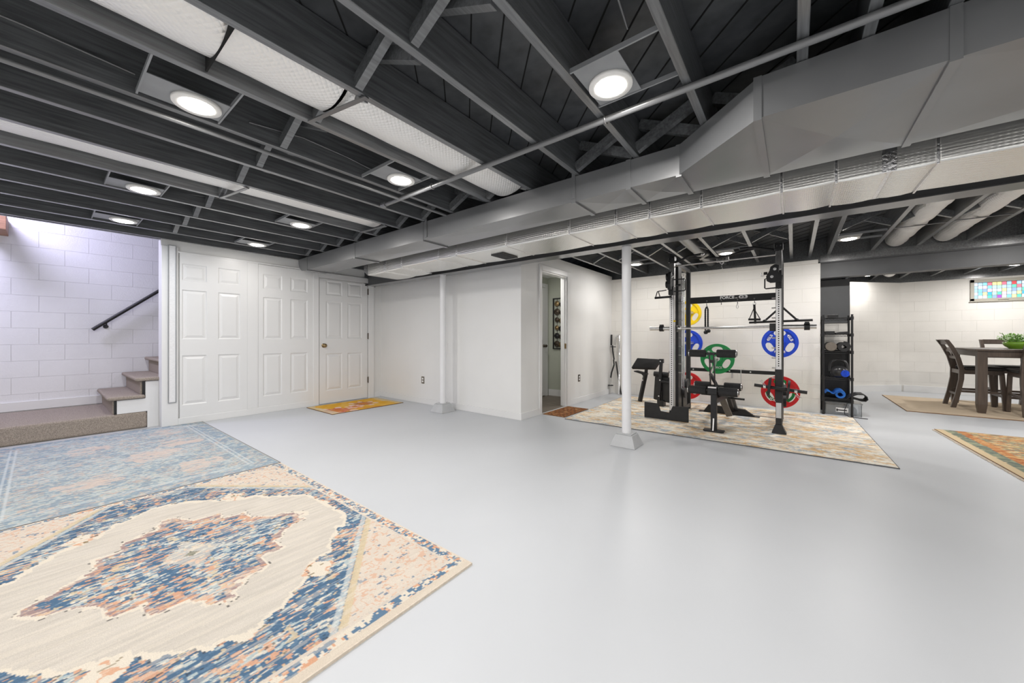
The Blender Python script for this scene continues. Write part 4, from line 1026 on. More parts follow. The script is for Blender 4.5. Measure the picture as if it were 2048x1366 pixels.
hs = thing('strap_handle', (-1.33, 4.96, 1.60), 'black stirrup handle hanging at the left upright top', 'handle')
MB().tube([(-1.300, 4.945, 1.70), (-1.35, 4.93, 1.692), (-1.385, 4.92, 1.69), (-1.405, 4.915, 1.685), (-1.425, 4.91, 1.61)], 0.006, 8).tube([(-1.395, 4.92, 1.688), (-1.375, 4.93, 1.61)], 0.006, 8).build('strap', 'black', hs)
MB().tube([(-1.435, 4.90, 1.602), (-1.245, 4.97, 1.612)], 0.014, 14).build('grip', 'foam', hs)

bb = thing('barbell', (-0.7, 5.0, 1.21), 'long chrome barbell racked across the uprights', 'barbell')
BY = 5.20
MB().tube([(-1.30, BY, 1.206), (-0.10, BY, 1.212)], 0.0145, 18).build('shaft', 'steel', bb)
for s0, s1, cl in ((-1.585, -1.30, -1.43), (-0.10, 0.20, 0.118)):
    MB().tube([(s0, BY, 1.208), (s1, BY, 1.208)], 0.025, 20).build('sleeve', 'steel', bb)
    MB().tube([(cl - 0.025, BY, 1.208), (cl + 0.025, BY, 1.208)], 0.040, 18).box(cl - 0.02, cl + 0.02, BY - 0.03, BY + 0.03, 1.24, 1.262).build('clamp_collar', 'rubber', bb)
for x in (-1.255, -0.19): MB().box(x - 0.03, x + 0.03, 5.14, 5.25, 1.16, 1.25).build('bearing_block', 'black', bb, bevel=0.004)
MB().tube([(-1.225, BY, 1.209), (-1.185, BY, 1.209)], 0.030, 16).build('bushing', 'chrome', bb)
MB().lathe([(0.0, -0.012), (0.014, -0.01), (0.016, 0.0), (0.014, 0.01), (0.0, 0.012)], (-1.225, 5.04, 1.30), 14).build('pin_knob', 'yellow', bb)

# plates
def plate(name, c, R, m, t=0.045, win=True, rim_m=None):
    o = MB(); nr = [0.026, 0.050, 0.064] + [0.068 + 0.0042 * k for k in range(26)] + [0.1765, 0.180, 0.200, 0.215, 0.222]
    nr = [r * R / 0.222 for r in nr]; nt_ = 240
    def dep(r):
        q = r / R
        return -t / 2 if q > 0.803 else (-t * 0.42 if q < 0.295 else -t * 0.22)
    def hole(i, k):
        if not win: return False
        rm = (nr[i] + nr[i + 1]) / 2 / R; a = (k + 0.5) / nt_ * 2 * PI
        for c0 in (PI / 2, PI / 2 + 2 * PI / 3, PI / 2 + 4 * PI / 3):
            da = (a - c0 + PI) % (2 * PI) - PI
            u = da / 0.50; v = (rm - 0.63) / 0.185
            if abs(u) ** 2.6 + abs(v) ** 2.6 < 1: return True
        return False
    idx = {}
    vs = []
    def V(i, k, side):
        k %= nt_; key = (i, k, side)
        if key not in idx:
            a = k / nt_ * 2 * PI; r = nr[i]; y = dep(r) if side == 0 else -dep(r)
            idx[key] = len(vs); vs.append((c[0] + r * math.cos(a), c[1] + y, c[2] + r * math.sin(a)))
        return idx[key]
    fs = []
    n = len(nr) - 1
    for i in range(n):
        for k in range(nt_):
            if hole(i, k): continue
            fs.append((V(i, k, 0), V(i, k + 1, 0), V(i + 1, k + 1, 0), V(i + 1, k, 0)))
            fs.append((V(i + 1, k, 1), V(i + 1, k + 1, 1), V(i, k + 1, 1), V(i, k, 1)))
            if i == n - 1 or hole(i + 1, k): fs.append((V(i + 1, k, 0), V(i + 1, k + 1, 0), V(i + 1, k + 1, 1), V(i + 1, k, 1)))
            if i == 0 or hole(i - 1, k): fs.append((V(i, k + 1, 0), V(i, k, 0), V(i, k, 1), V(i, k + 1, 1)))
            if hole(i, (k + 1) % nt_): fs.append((V(i, k + 1, 0), V(i, k + 1, 1), V(i + 1, k + 1, 1), V(i + 1, k + 1, 0)))
            if hole(i, (k - 1) % nt_): fs.append((V(i, k, 1), V(i, k, 0), V(i + 1, k, 0), V(i + 1, k, 1)))
    o.add(vs, fs); return o
def weight_plate(c, R, m, label, texts, t=0.045):
    th_ = thing('weight_plate', c, label, 'weight plate', 'coloured weight plates')
    plate('disc', c, R, m, t).build('disc', m, th_)
    MB().lathe([(0.026, -t * 0.46), (0.034, -t * 0.5), (0.038, -t * 0.42), (0.038, 0.0), (0.026, 0.0)], c, 20, axis='y').build('hub_ring', 'steel', th_)
    for (txt, size, ang, rad) in texts:
        a = math.radians(ang)
        text_mesh('lettering', txt, size, (c[0] + rad * math.cos(a), c[1] - t * 0.22 - 0.003, c[2] + rad * math.sin(a)), FRONT, 'ink', th_, spin=a - PI / 2 if ang < 180 else a + PI / 2, bold=0.001)
    return th_
def peg(x, z, y0, y1, label):
    o = MB().tube([(x, y0, z), (x, y1, z)], 0.0245, 16).build('storage_peg', 'steel'); return tag(o, label, 'peg', 'plate storage pegs')
T45 = [('45LB', 0.05, 30, 0.135), ('45LB', 0.05, 150, 0.135), ('FORCE', 0.042, 270, 0.135)]
weight_plate((-0.157, 6.50, 1.014), 0.216, 'blue', 'blue weight plate hanging behind the right upright', T45)
weight_plate((-1.372, 6.50, 0.992), 0.216, 'blue', 'blue weight plate half hidden behind the left post', [('45LB', 0.05, 335, 0.135), ('45LB', 0.05, 150, 0.135)])
weight_plate((-1.372, 6.50, 1.482), 0.200, 'yellow', 'yellow weight plate at the top of the left post', [])
weight_plate((-1.372, 6.50, 0.295), 0.218, 'red', 'red weight plate low behind the left post', [('B', 0.05, 310, 0.135), ('5', 0.05, 20, 0.135)])
weight_plate((-0.149, 6.32, 0.326), 0.222, 'red', 'red weight plate low behind the right upright', [('5', 0.05, 10, 0.15), ('FORCE', 0.042, 245, 0.14)])
weight_plate((-0.149, 6.40, 0.326), 0.170, 'green', 'small green plate showing through the red plate', [])
weight_plate((-0.861, 5.90, 0.783), 0.213, 'green', 'green weight plate in the middle of the rack', [('FORCE', 0.040, 270, 0.125), ('35LB', 0.045, 150, 0.14)])
for x, z, y0, y1 in ((-0.132, 1.014, 6.045, 6.56), (-1.30, 0.992, 6.045, 6.56), (-1.30, 1.482, 6.045, 6.56), (-1.30, 0.295, 6.045, 6.56), (-0.132, 0.326, 6.045, 6.46)):
    MB().tube([(x, y0, z), (x, y1, z)], 0.0225, 16).build('storage_peg', 'steel', rk)

rk.location.z = 0.0095
# foot plate leaning at the left front upright
fp = MB().prism([(-1.60, 0.0095), (-1.60, 0.215), (-1.42, 0.212), (-1.39, 0.115), (-1.275, 0.105), (-1.24, 0.195), (-1.05, 0.205), (-1.05, 0.0095)], 'y', 5.00, 5.018)
o = fp.build('foot_plate', 'matblack', bevel=0.003); tag(o, 'black notched foot plate standing at the left upright base', 'foot plate')

# handle with two small plates at the right upright
dh = thing('dumbbell_handle', (-0.13, 4.99, 0.52), 'black bar with two small plates and clips at the right upright', 'dumbbell')
MB().tube([(-0.355, 4.985, 0.545), (0.115, 4.985, 0.50)], 0.018, 16).build('bar', 'rubber', dh)
for x, z in ((-0.215, 0.532), (-0.045, 0.515)):
    MB().disc((x, 4.985, z), 0.105, (1, 0, -0.1), 0.022, 28).build('small_plate', 'blackm', dh)
for x, z, s_ in ((-0.258, 0.536, 1), (0.02, 0.508, -1)):
    MB().tube([(x - 0.012, 4.985, z), (x + 0.012, 4.985, z)], 0.0215, 16).tube([(x, 4.963, z), (x - 0.02 * s_, 4.95, z + 0.045 * s_), (x - 0.045 * s_, 4.95, z + 0.065 * s_)], 0.003, 6).tube([(x + 0.008, 4.963, z), (x - 0.005 * s_, 4.95, z + 0.05 * s_), (x - 0.03 * s_, 4.95, z + 0.075 * s_)], 0.003, 6).build('spring_clip', 'chrome', dh)

# hanging attachments on the rear crossmember
tr = thing('triceps_rope', (-1.005, 5.96, 1.38), 'black braided rope with ball ends hanging from the crossmember', 'rope')
for dx in (-0.017, 0.014):
    pts = [(-1.003, 5.955, 1.545), (-1.004 + dx, 5.955, 1.50)] + [(-1.004 + dx * 1.1, 5.952, 1.49 - k * 0.014) for k in range(1, 22)]
    rs = [0.008, 0.011] + [0.0125 if k % 2 else 0.0105 for k in range(1, 22)]
    MB().tube(pts, rs, 10).build('rope', 'rubber', tr)
for x, z in ((-1.016, 1.165), (-0.982, 1.185)):
    MB().lathe([(0.0, -0.03), (0.022, -0.026), (0.029, -0.01), (0.029, 0.006), (0.018, 0.02), (0.013, 0.03)], (x, 5.95, z), 14).build('ball_end', 'rubber', tr)
MB().tube([(-1.003, 5.955, 1.555), (-1.003, 5.955, 1.53)], 0.009, 8).build('eyelet', 'chrome', tr)
cb_ = MB().tube([(-0.622 + 0.015 * math.sin(a) * (1.0 if math.cos(a) < 0 else 0.7), 5.955, 1.525 + 0.033 * math.cos(a)) for a in [k * 2 * PI / 14 for k in range(15)]], 0.0035, 7).build('carabiner', 'steel')
tag(cb_, 'small steel carabiner clip hanging from the crossmember', 'carabiner')
for k, (dx, lab) in enumerate(((0.0, 'black stirrup handle hanging right of the carabiner'),)):
    t = thing('stirrup_handle', (-0.424, 5.955, 1.45), lab, 'handle')
    MB().tube([(-0.424 + 0.018 * math.sin(a), 5.955, 1.548 + 0.018 * math.cos(a)) for a in [q * 2 * PI / 14 for q in range(15)]], 0.004, 7).build('ring', 'chrome', t)
    MB().bar((-0.424, 5.955, 1.532), (-0.424, 5.955, 1.47), 0.022, 0.012, (0, 1, 0)).bar((-0.426, 5.955, 1.49), (-0.483, 5.95, 1.335), 0.010, 0.006, (0, 1, 0)).bar((-0.422, 5.955, 1.47), (-0.357, 5.95, 1.335), 0.010, 0.006, (0, 1, 0)).build('strap', 'rubber', t)
    MB().tube([(-0.492, 5.95, 1.335), (-0.352, 5.95, 1.330)], 0.015, 12).build('grip', 'foam', t)
t = thing('ankle_strap', (-0.415, 5.93, 1.4), 'black strap hanging over the stirrup handle', 'strap')
MB().bar((-0.422, 5.935, 1.535), (-0.410, 5.925, 1.275), 0.026, 0.008, (0, 1, 0)).build('strap_band', 'rubber', t)
lt = thing('lat_bar', (-0.14, 6.1, 1.4), 'black triangular pulldown bar hanging behind the right upright', 'pulldown bar')
MB().tube([(-0.495, 6.09, 1.296), (0.196, 6.09, 1.312)], 0.0155, 14).build('bar', 'rubber', lt)
MB().bar((-0.315, 6.09, 1.312), (-0.13, 6.09, 1.505), 0.024, 0.020, (0, 1, 0)).bar((0.035, 6.09, 1.318), (-0.13, 6.09, 1.505), 0.024, 0.020, (0, 1, 0)).build('brace', 'black', lt)
MB().lathe([(0.0, -0.014), (0.022, -0.012), (0.022, 0.012), (0.0, 0.014)], (-0.315, 6.085, 1.312), 14, axis='y').lathe([(0.0, -0.014), (0.022, -0.012), (0.022, 0.012), (0.0, 0.014)], (0.035, 6.085, 1.318), 14, axis='y').build('joint', 'black', lt)

# weight bench with leg rollers
wb = thing('weight_bench', (-0.75, 5.2, 0), 'black weight bench with foam leg rollers facing the room', 'bench')
PX, PY = -0.725, 4.74
MB().box(PX - 0.030, PX + 0.030, PY - 0.03, PY + 0.03, 0.02, 0.46).build('front_leg', 'black', wb, bevel=0.004)
MB().prism([(PX - 0.105, PY - 0.05), (PX - 0.085, PY - 0.07), (PX + 0.085, PY - 0.07), (PX + 0.105, PY - 0.05), (PX + 0.105, PY + 0.04), (PX - 0.105, PY + 0.04)], 'z', 0.008, 0.026).build('foot_plate', 'black', wb, bevel=0.004)
MB().prism([(PY - 0.07, 0.026), (PY - 0.03, 0.026), (PY - 0.03, 0.16)], 'x', PX - 0.006, PX + 0.006).build('gusset', 'steel', wb)
def roller(x0, x1, y, z, r):
    m = MB().tube([(x0, y, z), (x0 + 0.006, y, z), (x1 - 0.006, y, z), (x1, y, z)], [r - 0.006, r, r, r - 0.006], 28)
    o = m.build('foam_roller', 'foam', wb)
    e = x1 if x0 > PX else x0; s_ = 1 if x0 > PX else -1
    MB().disc((e + s_ * 0.003, y, z), r * 0.86, (1, 0, 0), 0.010, 24).build('end_cap', 'steel', o)
    MB().disc((e + s_ * 0.006, y, z), r * 0.5, (1, 0, 0), 0.012, 24).build('end_plug', 'rubber', o)
roller(-0.995, -0.82, PY + 0.06, 0.898, 0.044); roller(-0.705, -0.515, PY + 0.06, 0.902, 0.046)
roller(-0.995, -0.805, PY, 0.468, 0.047); roller(-0.675, -0.49, PY, 0.470, 0.050)
roller(-0.985, -0.815, PY + 0.32, 0.495, 0.045); roller(-0.665, -0.49, PY + 0.32, 0.497, 0.046)
MB().tube([(-0.99, PY + 0.06, 0.90), (-0.52, PY + 0.06, 0.90)], 0.012, 12).tube([(-0.99, PY, 0.469), (-0.5, PY, 0.469)], 0.012, 12).tube([(-0.98, PY + 0.32, 0.496), (-0.5, PY + 0.32, 0.496)], 0.012, 12).build('roller_axle', 'black', wb)
for x in (PX - 0.055, PX - 0.010):
    MB().bar((x, PY + 0.055, 0.895), (x + 0.002, PY + 0.12, 0.50), 0.010, 0.045, (0, 1, 0)).build('swing_arm', 'black', wb)
MB().box(PX - 0.06, PX - 0.022, PY + 0.05, PY + 0.09, 0.79, 0.825).build('pivot', 'black', wb, bevel=0.003)
MB().box(PX - 0.085, PX - 0.0, PY + 0.04, PY + 0.08, 0.88, 0.905).build('pivot', 'black', wb, bevel=0.003)
MB().box(PX - 0.06, PX + 0.035, PY - 0.045, PY + 0.05, 0.435, 0.52).build('pivot_bracket', 'black', wb, bevel=0.004)
MB().box(PX - 0.055, PX + 0.03, PY - 0.048, PY - 0.044, 0.508, 0.522).build('plate', 'chrome', wb)
MB().box(PX - 0.17, PX + 0.13, PY + 0.12, PY + 0.55, 0.395, 0.455).build('seat_pad', 'vinyl', wb, bevel=0.02)
MB().bar((PX, PY, 0.36), (PX + 0.02, 5.93, 0.30), 0.06, 0.06).build('spine_tube', 'black', wb, bevel=0.004)
MB().bar((-0.72, 5.70, 0.36), (-0.665, 5.93, 0.05), 0.05, 0.05).bar((-0.64, 5.55, 0.34), (-0.62, 5.93, 0.05), 0.03, 0.03).build('rear_brace', 'black', wb)
MB().prism([(-1.045, 0.008), (-0.975, 0.115), (-0.53, 0.095), (-0.40, 0.008)], 'y', 5.90, 5.96).build('rear_foot', 'black', wb, bevel=0.004)
MB().box(-1.10, -0.36, 5.88, 5.98, 0.0085, 0.014).build('rear_foot_plate', 'black', wb)
MB().lathe([(0.012, 0.0), (0.010, -0.008), (0.0, -0.009)], (-0.70, 5.90, 0.07), 10, axis='y').lathe([(0.012, 0.0), (0.010, -0.008), (0.0, -0.009)], (-0.62, 5.90, 0.068), 10, axis='y').build('bolt', 'ink', wb)
MB().bar((-0.755, 5.42, 0.335), (-0.66, 5.50, 0.06), 0.075, 0.035, (0, 1, 0.2)).build('back_pad', 'matbrown', wb, bevel=0.008)
MB().tube([(-0.76, 5.56, 0.29), (-0.50, 5.56, 0.285)], 0.013, 12).build('adjust_peg', 'rubber', wb)
MB().tube([(-0.861, 5.35, 0.60), (-0.861, 5.93, 0.783)], 0.014, 12).build('plate_peg', 'steel', wb)
MB().bar((PX, 5.30, 0.36), (-0.861, 5.36, 0.61), 0.03, 0.03).build('plate_peg_arm', 'black', wb)

# preacher pad stand and the loose bench back
pc = thing('preacher_pad', (-2.0, 6.18, 0), 'slanted black preacher curl pad on a post left of the rack', 'preacher pad')
pd = MB(); A_ = [(-2.145, 6.02, 0.585), (-1.83, 6.24, 0.575), (-1.755, 6.34, 0.725), (-2.085, 6.14, 0.745)]
nrm = Vector((0.25, 0.55, -0.7)).normalized() * 0.045
pd.add(A_ + [tuple(Vector(p) + nrm) for p in A_], [(0, 1, 2, 3), (7, 6, 5, 4), (0, 4, 5, 1), (1, 5, 6, 2), (2, 6, 7, 3), (3, 7, 4, 0)])
pd.build('pad', 'vinyl', pc, bevel=0.010)
MB().bar((-2.045, 6.16, 0.010), (-1.965, 6.22, 0.49), 0.055, 0.055, (1, -1, 0)).build('post', 'black', pc, bevel=0.003)
MB().bar((-1.962, 6.22, 0.49), (-1.955, 6.22, 0.60), 0.04, 0.04, (1, -1, 0)).build('neck', 'black', pc)
MB().prism([(-2.16, 0.515), (-2.10, 0.525), (-1.935, 0.49), (-1.93, 0.465), (-1.99, 0.43), (-2.03, 0.47), (-2.15, 0.50)], 'y', 6.18, 6.25).build('bracket', 'black', pc, bevel=0.003)
MB().disc((-2.003, 6.165, 0.37), 0.011, (0.4, -1, 0), 0.012, 10).build('bolt', 'ink', pc)
bk = thing('bench_backrest', (-1.65, 5.98, 0), 'black padded backrest on a steel arm between preacher pad and rack', 'backrest')
MB().prism([(-1.775, 0.10), (-1.75, 0.47), (-1.50, 0.46), (-1.50, 0.06), (-1.70, 0.085)], 'y', 5.98, 6.05).build('pad', 'vinyl', bk, bevel=0.015)
MB().tube([(-1.765, 6.0, 0.505), (-1.55, 6.0, 0.50)], 0.04, 18).build('head_roll', 'foam', bk)
MB().bar((-1.672, 5.93, 0.10), (-1.635, 5.93, 0.72), 0.045, 0.045, (0, 1, 0)).build('arm', 'black', bk, bevel=0.003)
MB().box(-1.665, -1.60, 5.90, 5.955, 0.685, 0.75).build('top_bracket', 'black', bk, bevel=0.004)
MB().tube([(-1.64, 5.93, 0.40), (-1.33, 5.90, 0.385)], 0.020, 14).build('cross_tube', 'blackm', bk)
for x, z in ((-1.651, 0.42), (-1.668, 0.17), (-1.642, 0.715)):
    MB().lathe([(0.011, 0.0), (0.009, -0.008), (0.0, -0.009)], (x, 5.906, z), 10, axis='y').build('bolt', 'ink', bk)
MB().tube([(-1.52, 5.96, 0.55), (-1.49, 5.95, 0.55)], 0.022, 12).build('knob', 'rubber', bk)
MB().box(-1.675, -1.63, 5.95, 5.985, 0.10, 0.40).box(-1.70, -1.60, 5.93, 6.05, 0.008, 0.10).build('mount', 'black', bk)
# bars leaning in the corner
ez = thing('curl_bar', (-2.80, 6.7, 0), 'black zigzag curl bar with two disc collars in the corner', 'bar', 'bars in the corner')
P_ = [(-2.800, 6.80, 1.13), (-2.800, 6.79, 0.97), (-2.775, 6.77, 0.86), (-2.745, 6.75, 0.66), (-2.79, 6.73, 0.50), (-2.80, 6.70, 0.36)]
MB().tube([(-2.805, 6.80, 1.14), (-2.805, 6.79, 0.93)], 0.016, 12).tube([(-2.785, 6.79, 0.93), (-2.77, 6.77, 0.83), (-2.735, 6.75, 0.66)], 0.014, 12).tube([(-2.735, 6.75, 0.56), (-2.775, 6.72, 0.40), (-2.785, 6.71, 0.31)], 0.014, 12).tube([(-2.745, 6.75, 0.66), (-2.735, 6.75, 0.56)], 0.013, 12).build('grip', 'rubber', ez)
MB().disc((-2.762, 6.77, 0.905), 0.052, (0, 0, 1), 0.014).disc((-2.785, 6.70, 0.165), 0.052, (0, 0, 1), 0.014).build('collar', 'rubber', ez)
MB().tube([(-2.785, 6.71, 0.31), (-2.79, 6.69, 0.004)], 0.013, 12).build('shaft', 'steel', ez)
o = MB().tube([(-2.72, 6.80, 0.62), (-2.56, 6.66, 0.012)], 0.014, 12).build('straight_bar', 'rubber'); tag(o, 'short black straight bar crossing behind the curl bar', 'bar', 'bars in the corner')
lb_ = thing('chrome_bar', (-2.64, 6.7, 0), 'long silver bar with a bent top leaning in the corner', 'bar', 'bars in the corner')
MB().tube([(-2.735, 6.83, 1.00), (-2.725, 6.83, 1.08), (-2.70, 6.81, 1.11), (-2.66, 6.80, 1.135), (-2.645, 6.79, 1.12), (-2.60, 6.66, 0.012)], 0.016, 14).build('shaft', 'chrome', lb_)

# ------------------------------------------------------------------ wire shelf and what it holds
sx0, sx1, sy0, sy1 = 0.335, 0.635, 6.80, 7.18
sh = thing('wire_shelf', ((sx0 + sx1) / 2, (sy0 + sy1) / 2, 0), 'narrow black wire shelving unit with five shelves at the wall end', 'shelf')
for x in (sx0, sx1):
    for y in (sy0, sy1):
        MB().tube([(x, y, 0.02), (x, y, 1.405)], 0.0125, 14).tube([(x, y, 0.0), (x, y, 0.02)], 0.015, 10).build('leg', 'black', sh)
SZ = [0.215, 0.520, 0.890, 1.130, 1.362]
for z in SZ:
    w = MB()
    for dz in (0.0, -0.028):
        w.tube([(sx0, sy0, z + dz), (sx1, sy0, z + dz), (sx1, sy1, z + dz), (sx0, sy1, z + dz), (sx0, sy0, z + dz)], 0.003, 6)
    for y in (sy0, sy1):
        w.tube([(sx0 + (sx1 - sx0) * k / 16, y, z - (0.0 if k % 2 else 0.028)) for k in range(17)], 0.002, 5)
    for x in (sx0, sx1):
        w.tube([(x, sy0 + (sy1 - sy0) * k / 18, z - (0.0 if k % 2 else 0.028)) for k in range(19)], 0.002, 5)
    for k in range(1, 14):
        x = sx0 + (sx1 - sx0) * k / 14; w.tube([(x, sy0, z + 0.002), (x, sy1, z + 0.002)], 0.0017, 5)
    for y in (sy0 + 0.12, sy0 + 0.25): w.tube([(sx0, y, z - 0.002), (sx1, y, z - 0.002)], 0.0025, 5)
    for x in (sx0, sx1):
        for y in (sy0, sy1): w.tube([(x, y, z - 0.03), (x, y, z + 0.012)], 0.018, 12)
    w.build('shelf', 'black', sh)
o = MB().box(0.385, 0.50, 6.86, 7.0, 1.366, 1.412).build('black_box', 'black', bevel=0.004); tag(o, 'small flat black box on the top wire shelf', 'box')
o = MB().box(0.36, 0.46, 6.84, 7.15, 1.134, 1.175).build('foam_pad', 'matblack', bevel=0.005); tag(o, 'flat black foam pad lying at the left of the second shelf', 'pad')
o = MB().prism([(0.47, 1.134), (0.47, 1.15), (0.52, 1.165), (0.60, 1.17), (0.60, 1.134)], 'y', 6.83, 7.10).build('foam_wedge', 'matblack', bevel=0.004); tag(o, 'black foam wedge at the right of the second shelf', 'pad')
def rolled(name, x, z, r, y0, y1, m, label, turns=3.2, hole=0.018, core=None):
    t = thing(name, (x, (y0 + y1) / 2, z), label, 'exercise mat')
    pts = []; n = int(turns * 24); th = (r - hole) / turns
    for k in range(n + 1):
        a = 2 * PI * turns * k / n; rr = hole + (r - hole - th * 0.4) * k / n
        pts.append((rr, a))
    mb = MB(); vs = []
    for rr, a in pts:
        for q in (rr, rr + th * 0.9):
            for y in (y0, y1): vs.append((x + q * math.cos(a), y, z + q * math.sin(a)))
    fs = []
    for k in range(n):
        b = 4 * k; c = b + 4
        fs += [(b, b + 1, c + 1, c), (b + 2, c + 2, c + 3, b + 3), (b, c, c + 2, b + 2), (b + 1, b + 3, c + 3, c + 1)]
    fs += [(0, 2, 3, 1), (4 * n, 4 * n + 1, 4 * n + 3, 4 * n + 2)]
    mb.add(vs, fs, 0, False); mb.build('roll', m, t); return t
t = thing('foam_roller', (0.415, 6.95, 0.96), 'grey-brown ended foam roller on the third shelf', 'foam roller')
MB().tube([(0.418, 6.80, 0.958), (0.418, 7.14, 0.958)], 0.064, 28).build('cylinder', 'matblack', t)
MB().tube([(0.418, 6.792, 0.958), (0.418, 6.80, 0.958)], [0.058, 0.062], 28).build('end_face', 'matbrown', t)
rolled('rolled_mat', 0.552, 0.960, 0.066, 6.80, 7.12, 'matblack', 'rolled black mat beside the foam roller on the third shelf')
kt = thing('kettlebell', (0.515, 6.93, 0.525), 'black kettlebell with a blue end cap on the fourth shelf', 'kettlebell')
MB().lathe([(0.0, 0.0), (0.060, 0.0), (0.085, 0.018), (0.098, 0.05), (0.099, 0.085), (0.088, 0.12), (0.062, 0.148), (0.030, 0.158), (0.0, 0.16)], (0.515, 6.94, 0.524), 32).build('body', 'kettle', kt)
HP = []
for k in range(25):
    a = PI * k / 24; HP.append((0.505 - 0.088 * math.cos(a) * (1 + 0.16 * math.sin(a)), 6.94, 0.605 + 0.165 * math.sin(a) ** 0.62))
MB().tube(HP, [0.021 - 0.004 * math.sin(PI * k / 24) for k in range(25)], 16).build('handle', 'kettle', kt)
MB().tube([(0.572, 6.842, 0.582), (0.560, 6.875, 0.585)], 0.047, 28).build('end_cap', 'capblue', kt, bevel=0.004)
# mats on the lowest shelf
bm2 = rolled('rolled_mat', 0.515, 0.292, 0.055, 6.82, 7.10, 'matblue', 'blue yoga mat with a loose roll on the lowest shelf', turns=2.4, hole=0.022)
sw = MB(); cur = [(0.355, 0.300), (0.375, 0.330), (0.40, 0.326), (0.425, 0.303), (0.45, 0.300), (0.47, 0.329), (0.50, 0.350), (0.535, 0.349)]
sw2 = cur + [(x, z - 0.007) for x, z in cur[::-1]]; sw.prism(sw2, 'y', 6.80, 7.10); sw.build('loose_flap', 'matblue', bm2)
fm = thing('folded_mat', (0.6, 6.95, 0.22), 'black mat folded over and drooping off the lowest shelf', 'exercise mat')
cur = [(0.35, 0.225), (0.45, 0.222), (0.58, 0.222), (0.66, 0.235), (0.73, 0.215), (0.775, 0.215), (0.80, 0.245), (0.79, 0.285), (0.75, 0.312), (0.69, 0.310), (0.62, 0.275), (0.58, 0.235)]
def offset(c, d):
    out = []
    for i, p in enumerate(c):
        a = Vector(c[max(i - 1, 0)]); b = Vector(c[min(i + 1, len(c) - 1)]); tn = (b - a).normalized(); out.append((p[0] - tn.y * d, p[1] + tn.x * d))
    return out
oc = offset(cur, 0.010); fb = MB()
for i in range(len(cur) - 1):
    fb.prism([cur[i], cur[i + 1], oc[i + 1], oc[i]], 'y', 6.82, 7.08)
fb.build('mat_sheet', 'matblack', fm)
sb = thing('storage_bin', (0.55, 6.95, 0), 'clear plastic storage bin on the floor under the wire shelf', 'storage bin')
bx = MB(); zt = 0.165
for a in ((0.355, 0.735, 6.83, 6.834), (0.355, 0.735, 7.146, 7.15), (0.355, 0.359, 6.83, 7.15), (0.731, 0.735, 6.83, 7.15)): bx.box(*a, 0.004, zt)
bx.box(0.355, 0.735, 6.83, 7.15, 0.0, 0.004); bx.build('tub', 'bin', sb)
MB().box(0.352, 0.745, 6.82, 7.16, zt, zt + 0.014).build('lid', 'bin', sb, bevel=0.004)
MB().box(0.365, 0.60, 6.845, 7.13, 0.006, 0.135).box(0.61, 0.69, 6.85, 7.1, 0.006, 0.10).build('contents', 'bindark', sb, bevel=0.01)
MB().box(0.47, 0.60, 6.8275, 6.8295, 0.045, 0.105).build('paper_label', 'ink', sb)
MB().box(0.49, 0.585, 6.8255, 6.8272, 0.066, 0.080).box(0.475, 0.49, 6.8255, 6.8272, 0.055, 0.09).build('label_print', 'inkblack', sb)
o = MB().tube([(0.585, 6.785, 0.185), (0.575, 6.77, 0.15), (0.555, 6.76, 0.09), (0.555, 6.75, 0.03), (0.60, 6.73, 0.006), (0.70, 6.71, 0.006), (0.78, 6.70, 0.006)], 0.005, 6).build('black_strap', 'rubber')
tag(o, 'thin black strap trailing to the floor in front of the bin', 'strap')

# ------------------------------------------------------------------ dining set
tb = thing('dining_table', (2.7, 8.75, 0), 'dark wood counter-height dining table on the beige rug', 'table')
TX0, TX1, TY0, TY1 = 2.045, 3.35, 8.13, 9.36
MB().box(TX0, TX1, TY0, TY1, 0.896, 0.922).build('tabletop', 'darkwood', tb, bevel=0.004)
ap = MB().box(TX0 + 0.05, TX1 - 0.05, TY0 + 0.04, TY0 + 0.06, 0.815, 0.896).box(TX0 + 0.05, TX1 - 0.05, TY1 - 0.06, TY1 - 0.04, 0.815, 0.896).box(TX0 + 0.04, TX0 + 0.06, TY0 + 0.05, TY1 - 0.05, 0.815, 0.896).box(TX1 - 0.06, TX1 - 0.04, TY0 + 0.05, TY1 - 0.05, 0.815, 0.896)
ap.build('apron', 'darkwood', tb)
for x in (TX0 + 0.075, TX1 - 0.075):
    for y in (TY0 + 0.075, TY1 - 0.075):
        m = MB(); h = 0.046; l = 0.034
        vs = []
        for hh, z in ((l, 0.009), (h, 0.13), (h, 0.896)): vs += [(x - hh, y - hh, z), (x + hh, y - hh, z), (x + hh, y + hh, z), (x - hh, y + hh, z)]
        m.add(vs, [(3, 2, 1, 0), (8, 9, 10, 11)] + [(4 * i + e, 4 * i + (e + 1) % 4, 4 * i + 4 + (e + 1) % 4, 4 * i + 4 + e) for i in range(2) for e in range(4)])
        m.build('leg', 'darkwood', tb, bevel=0.003)
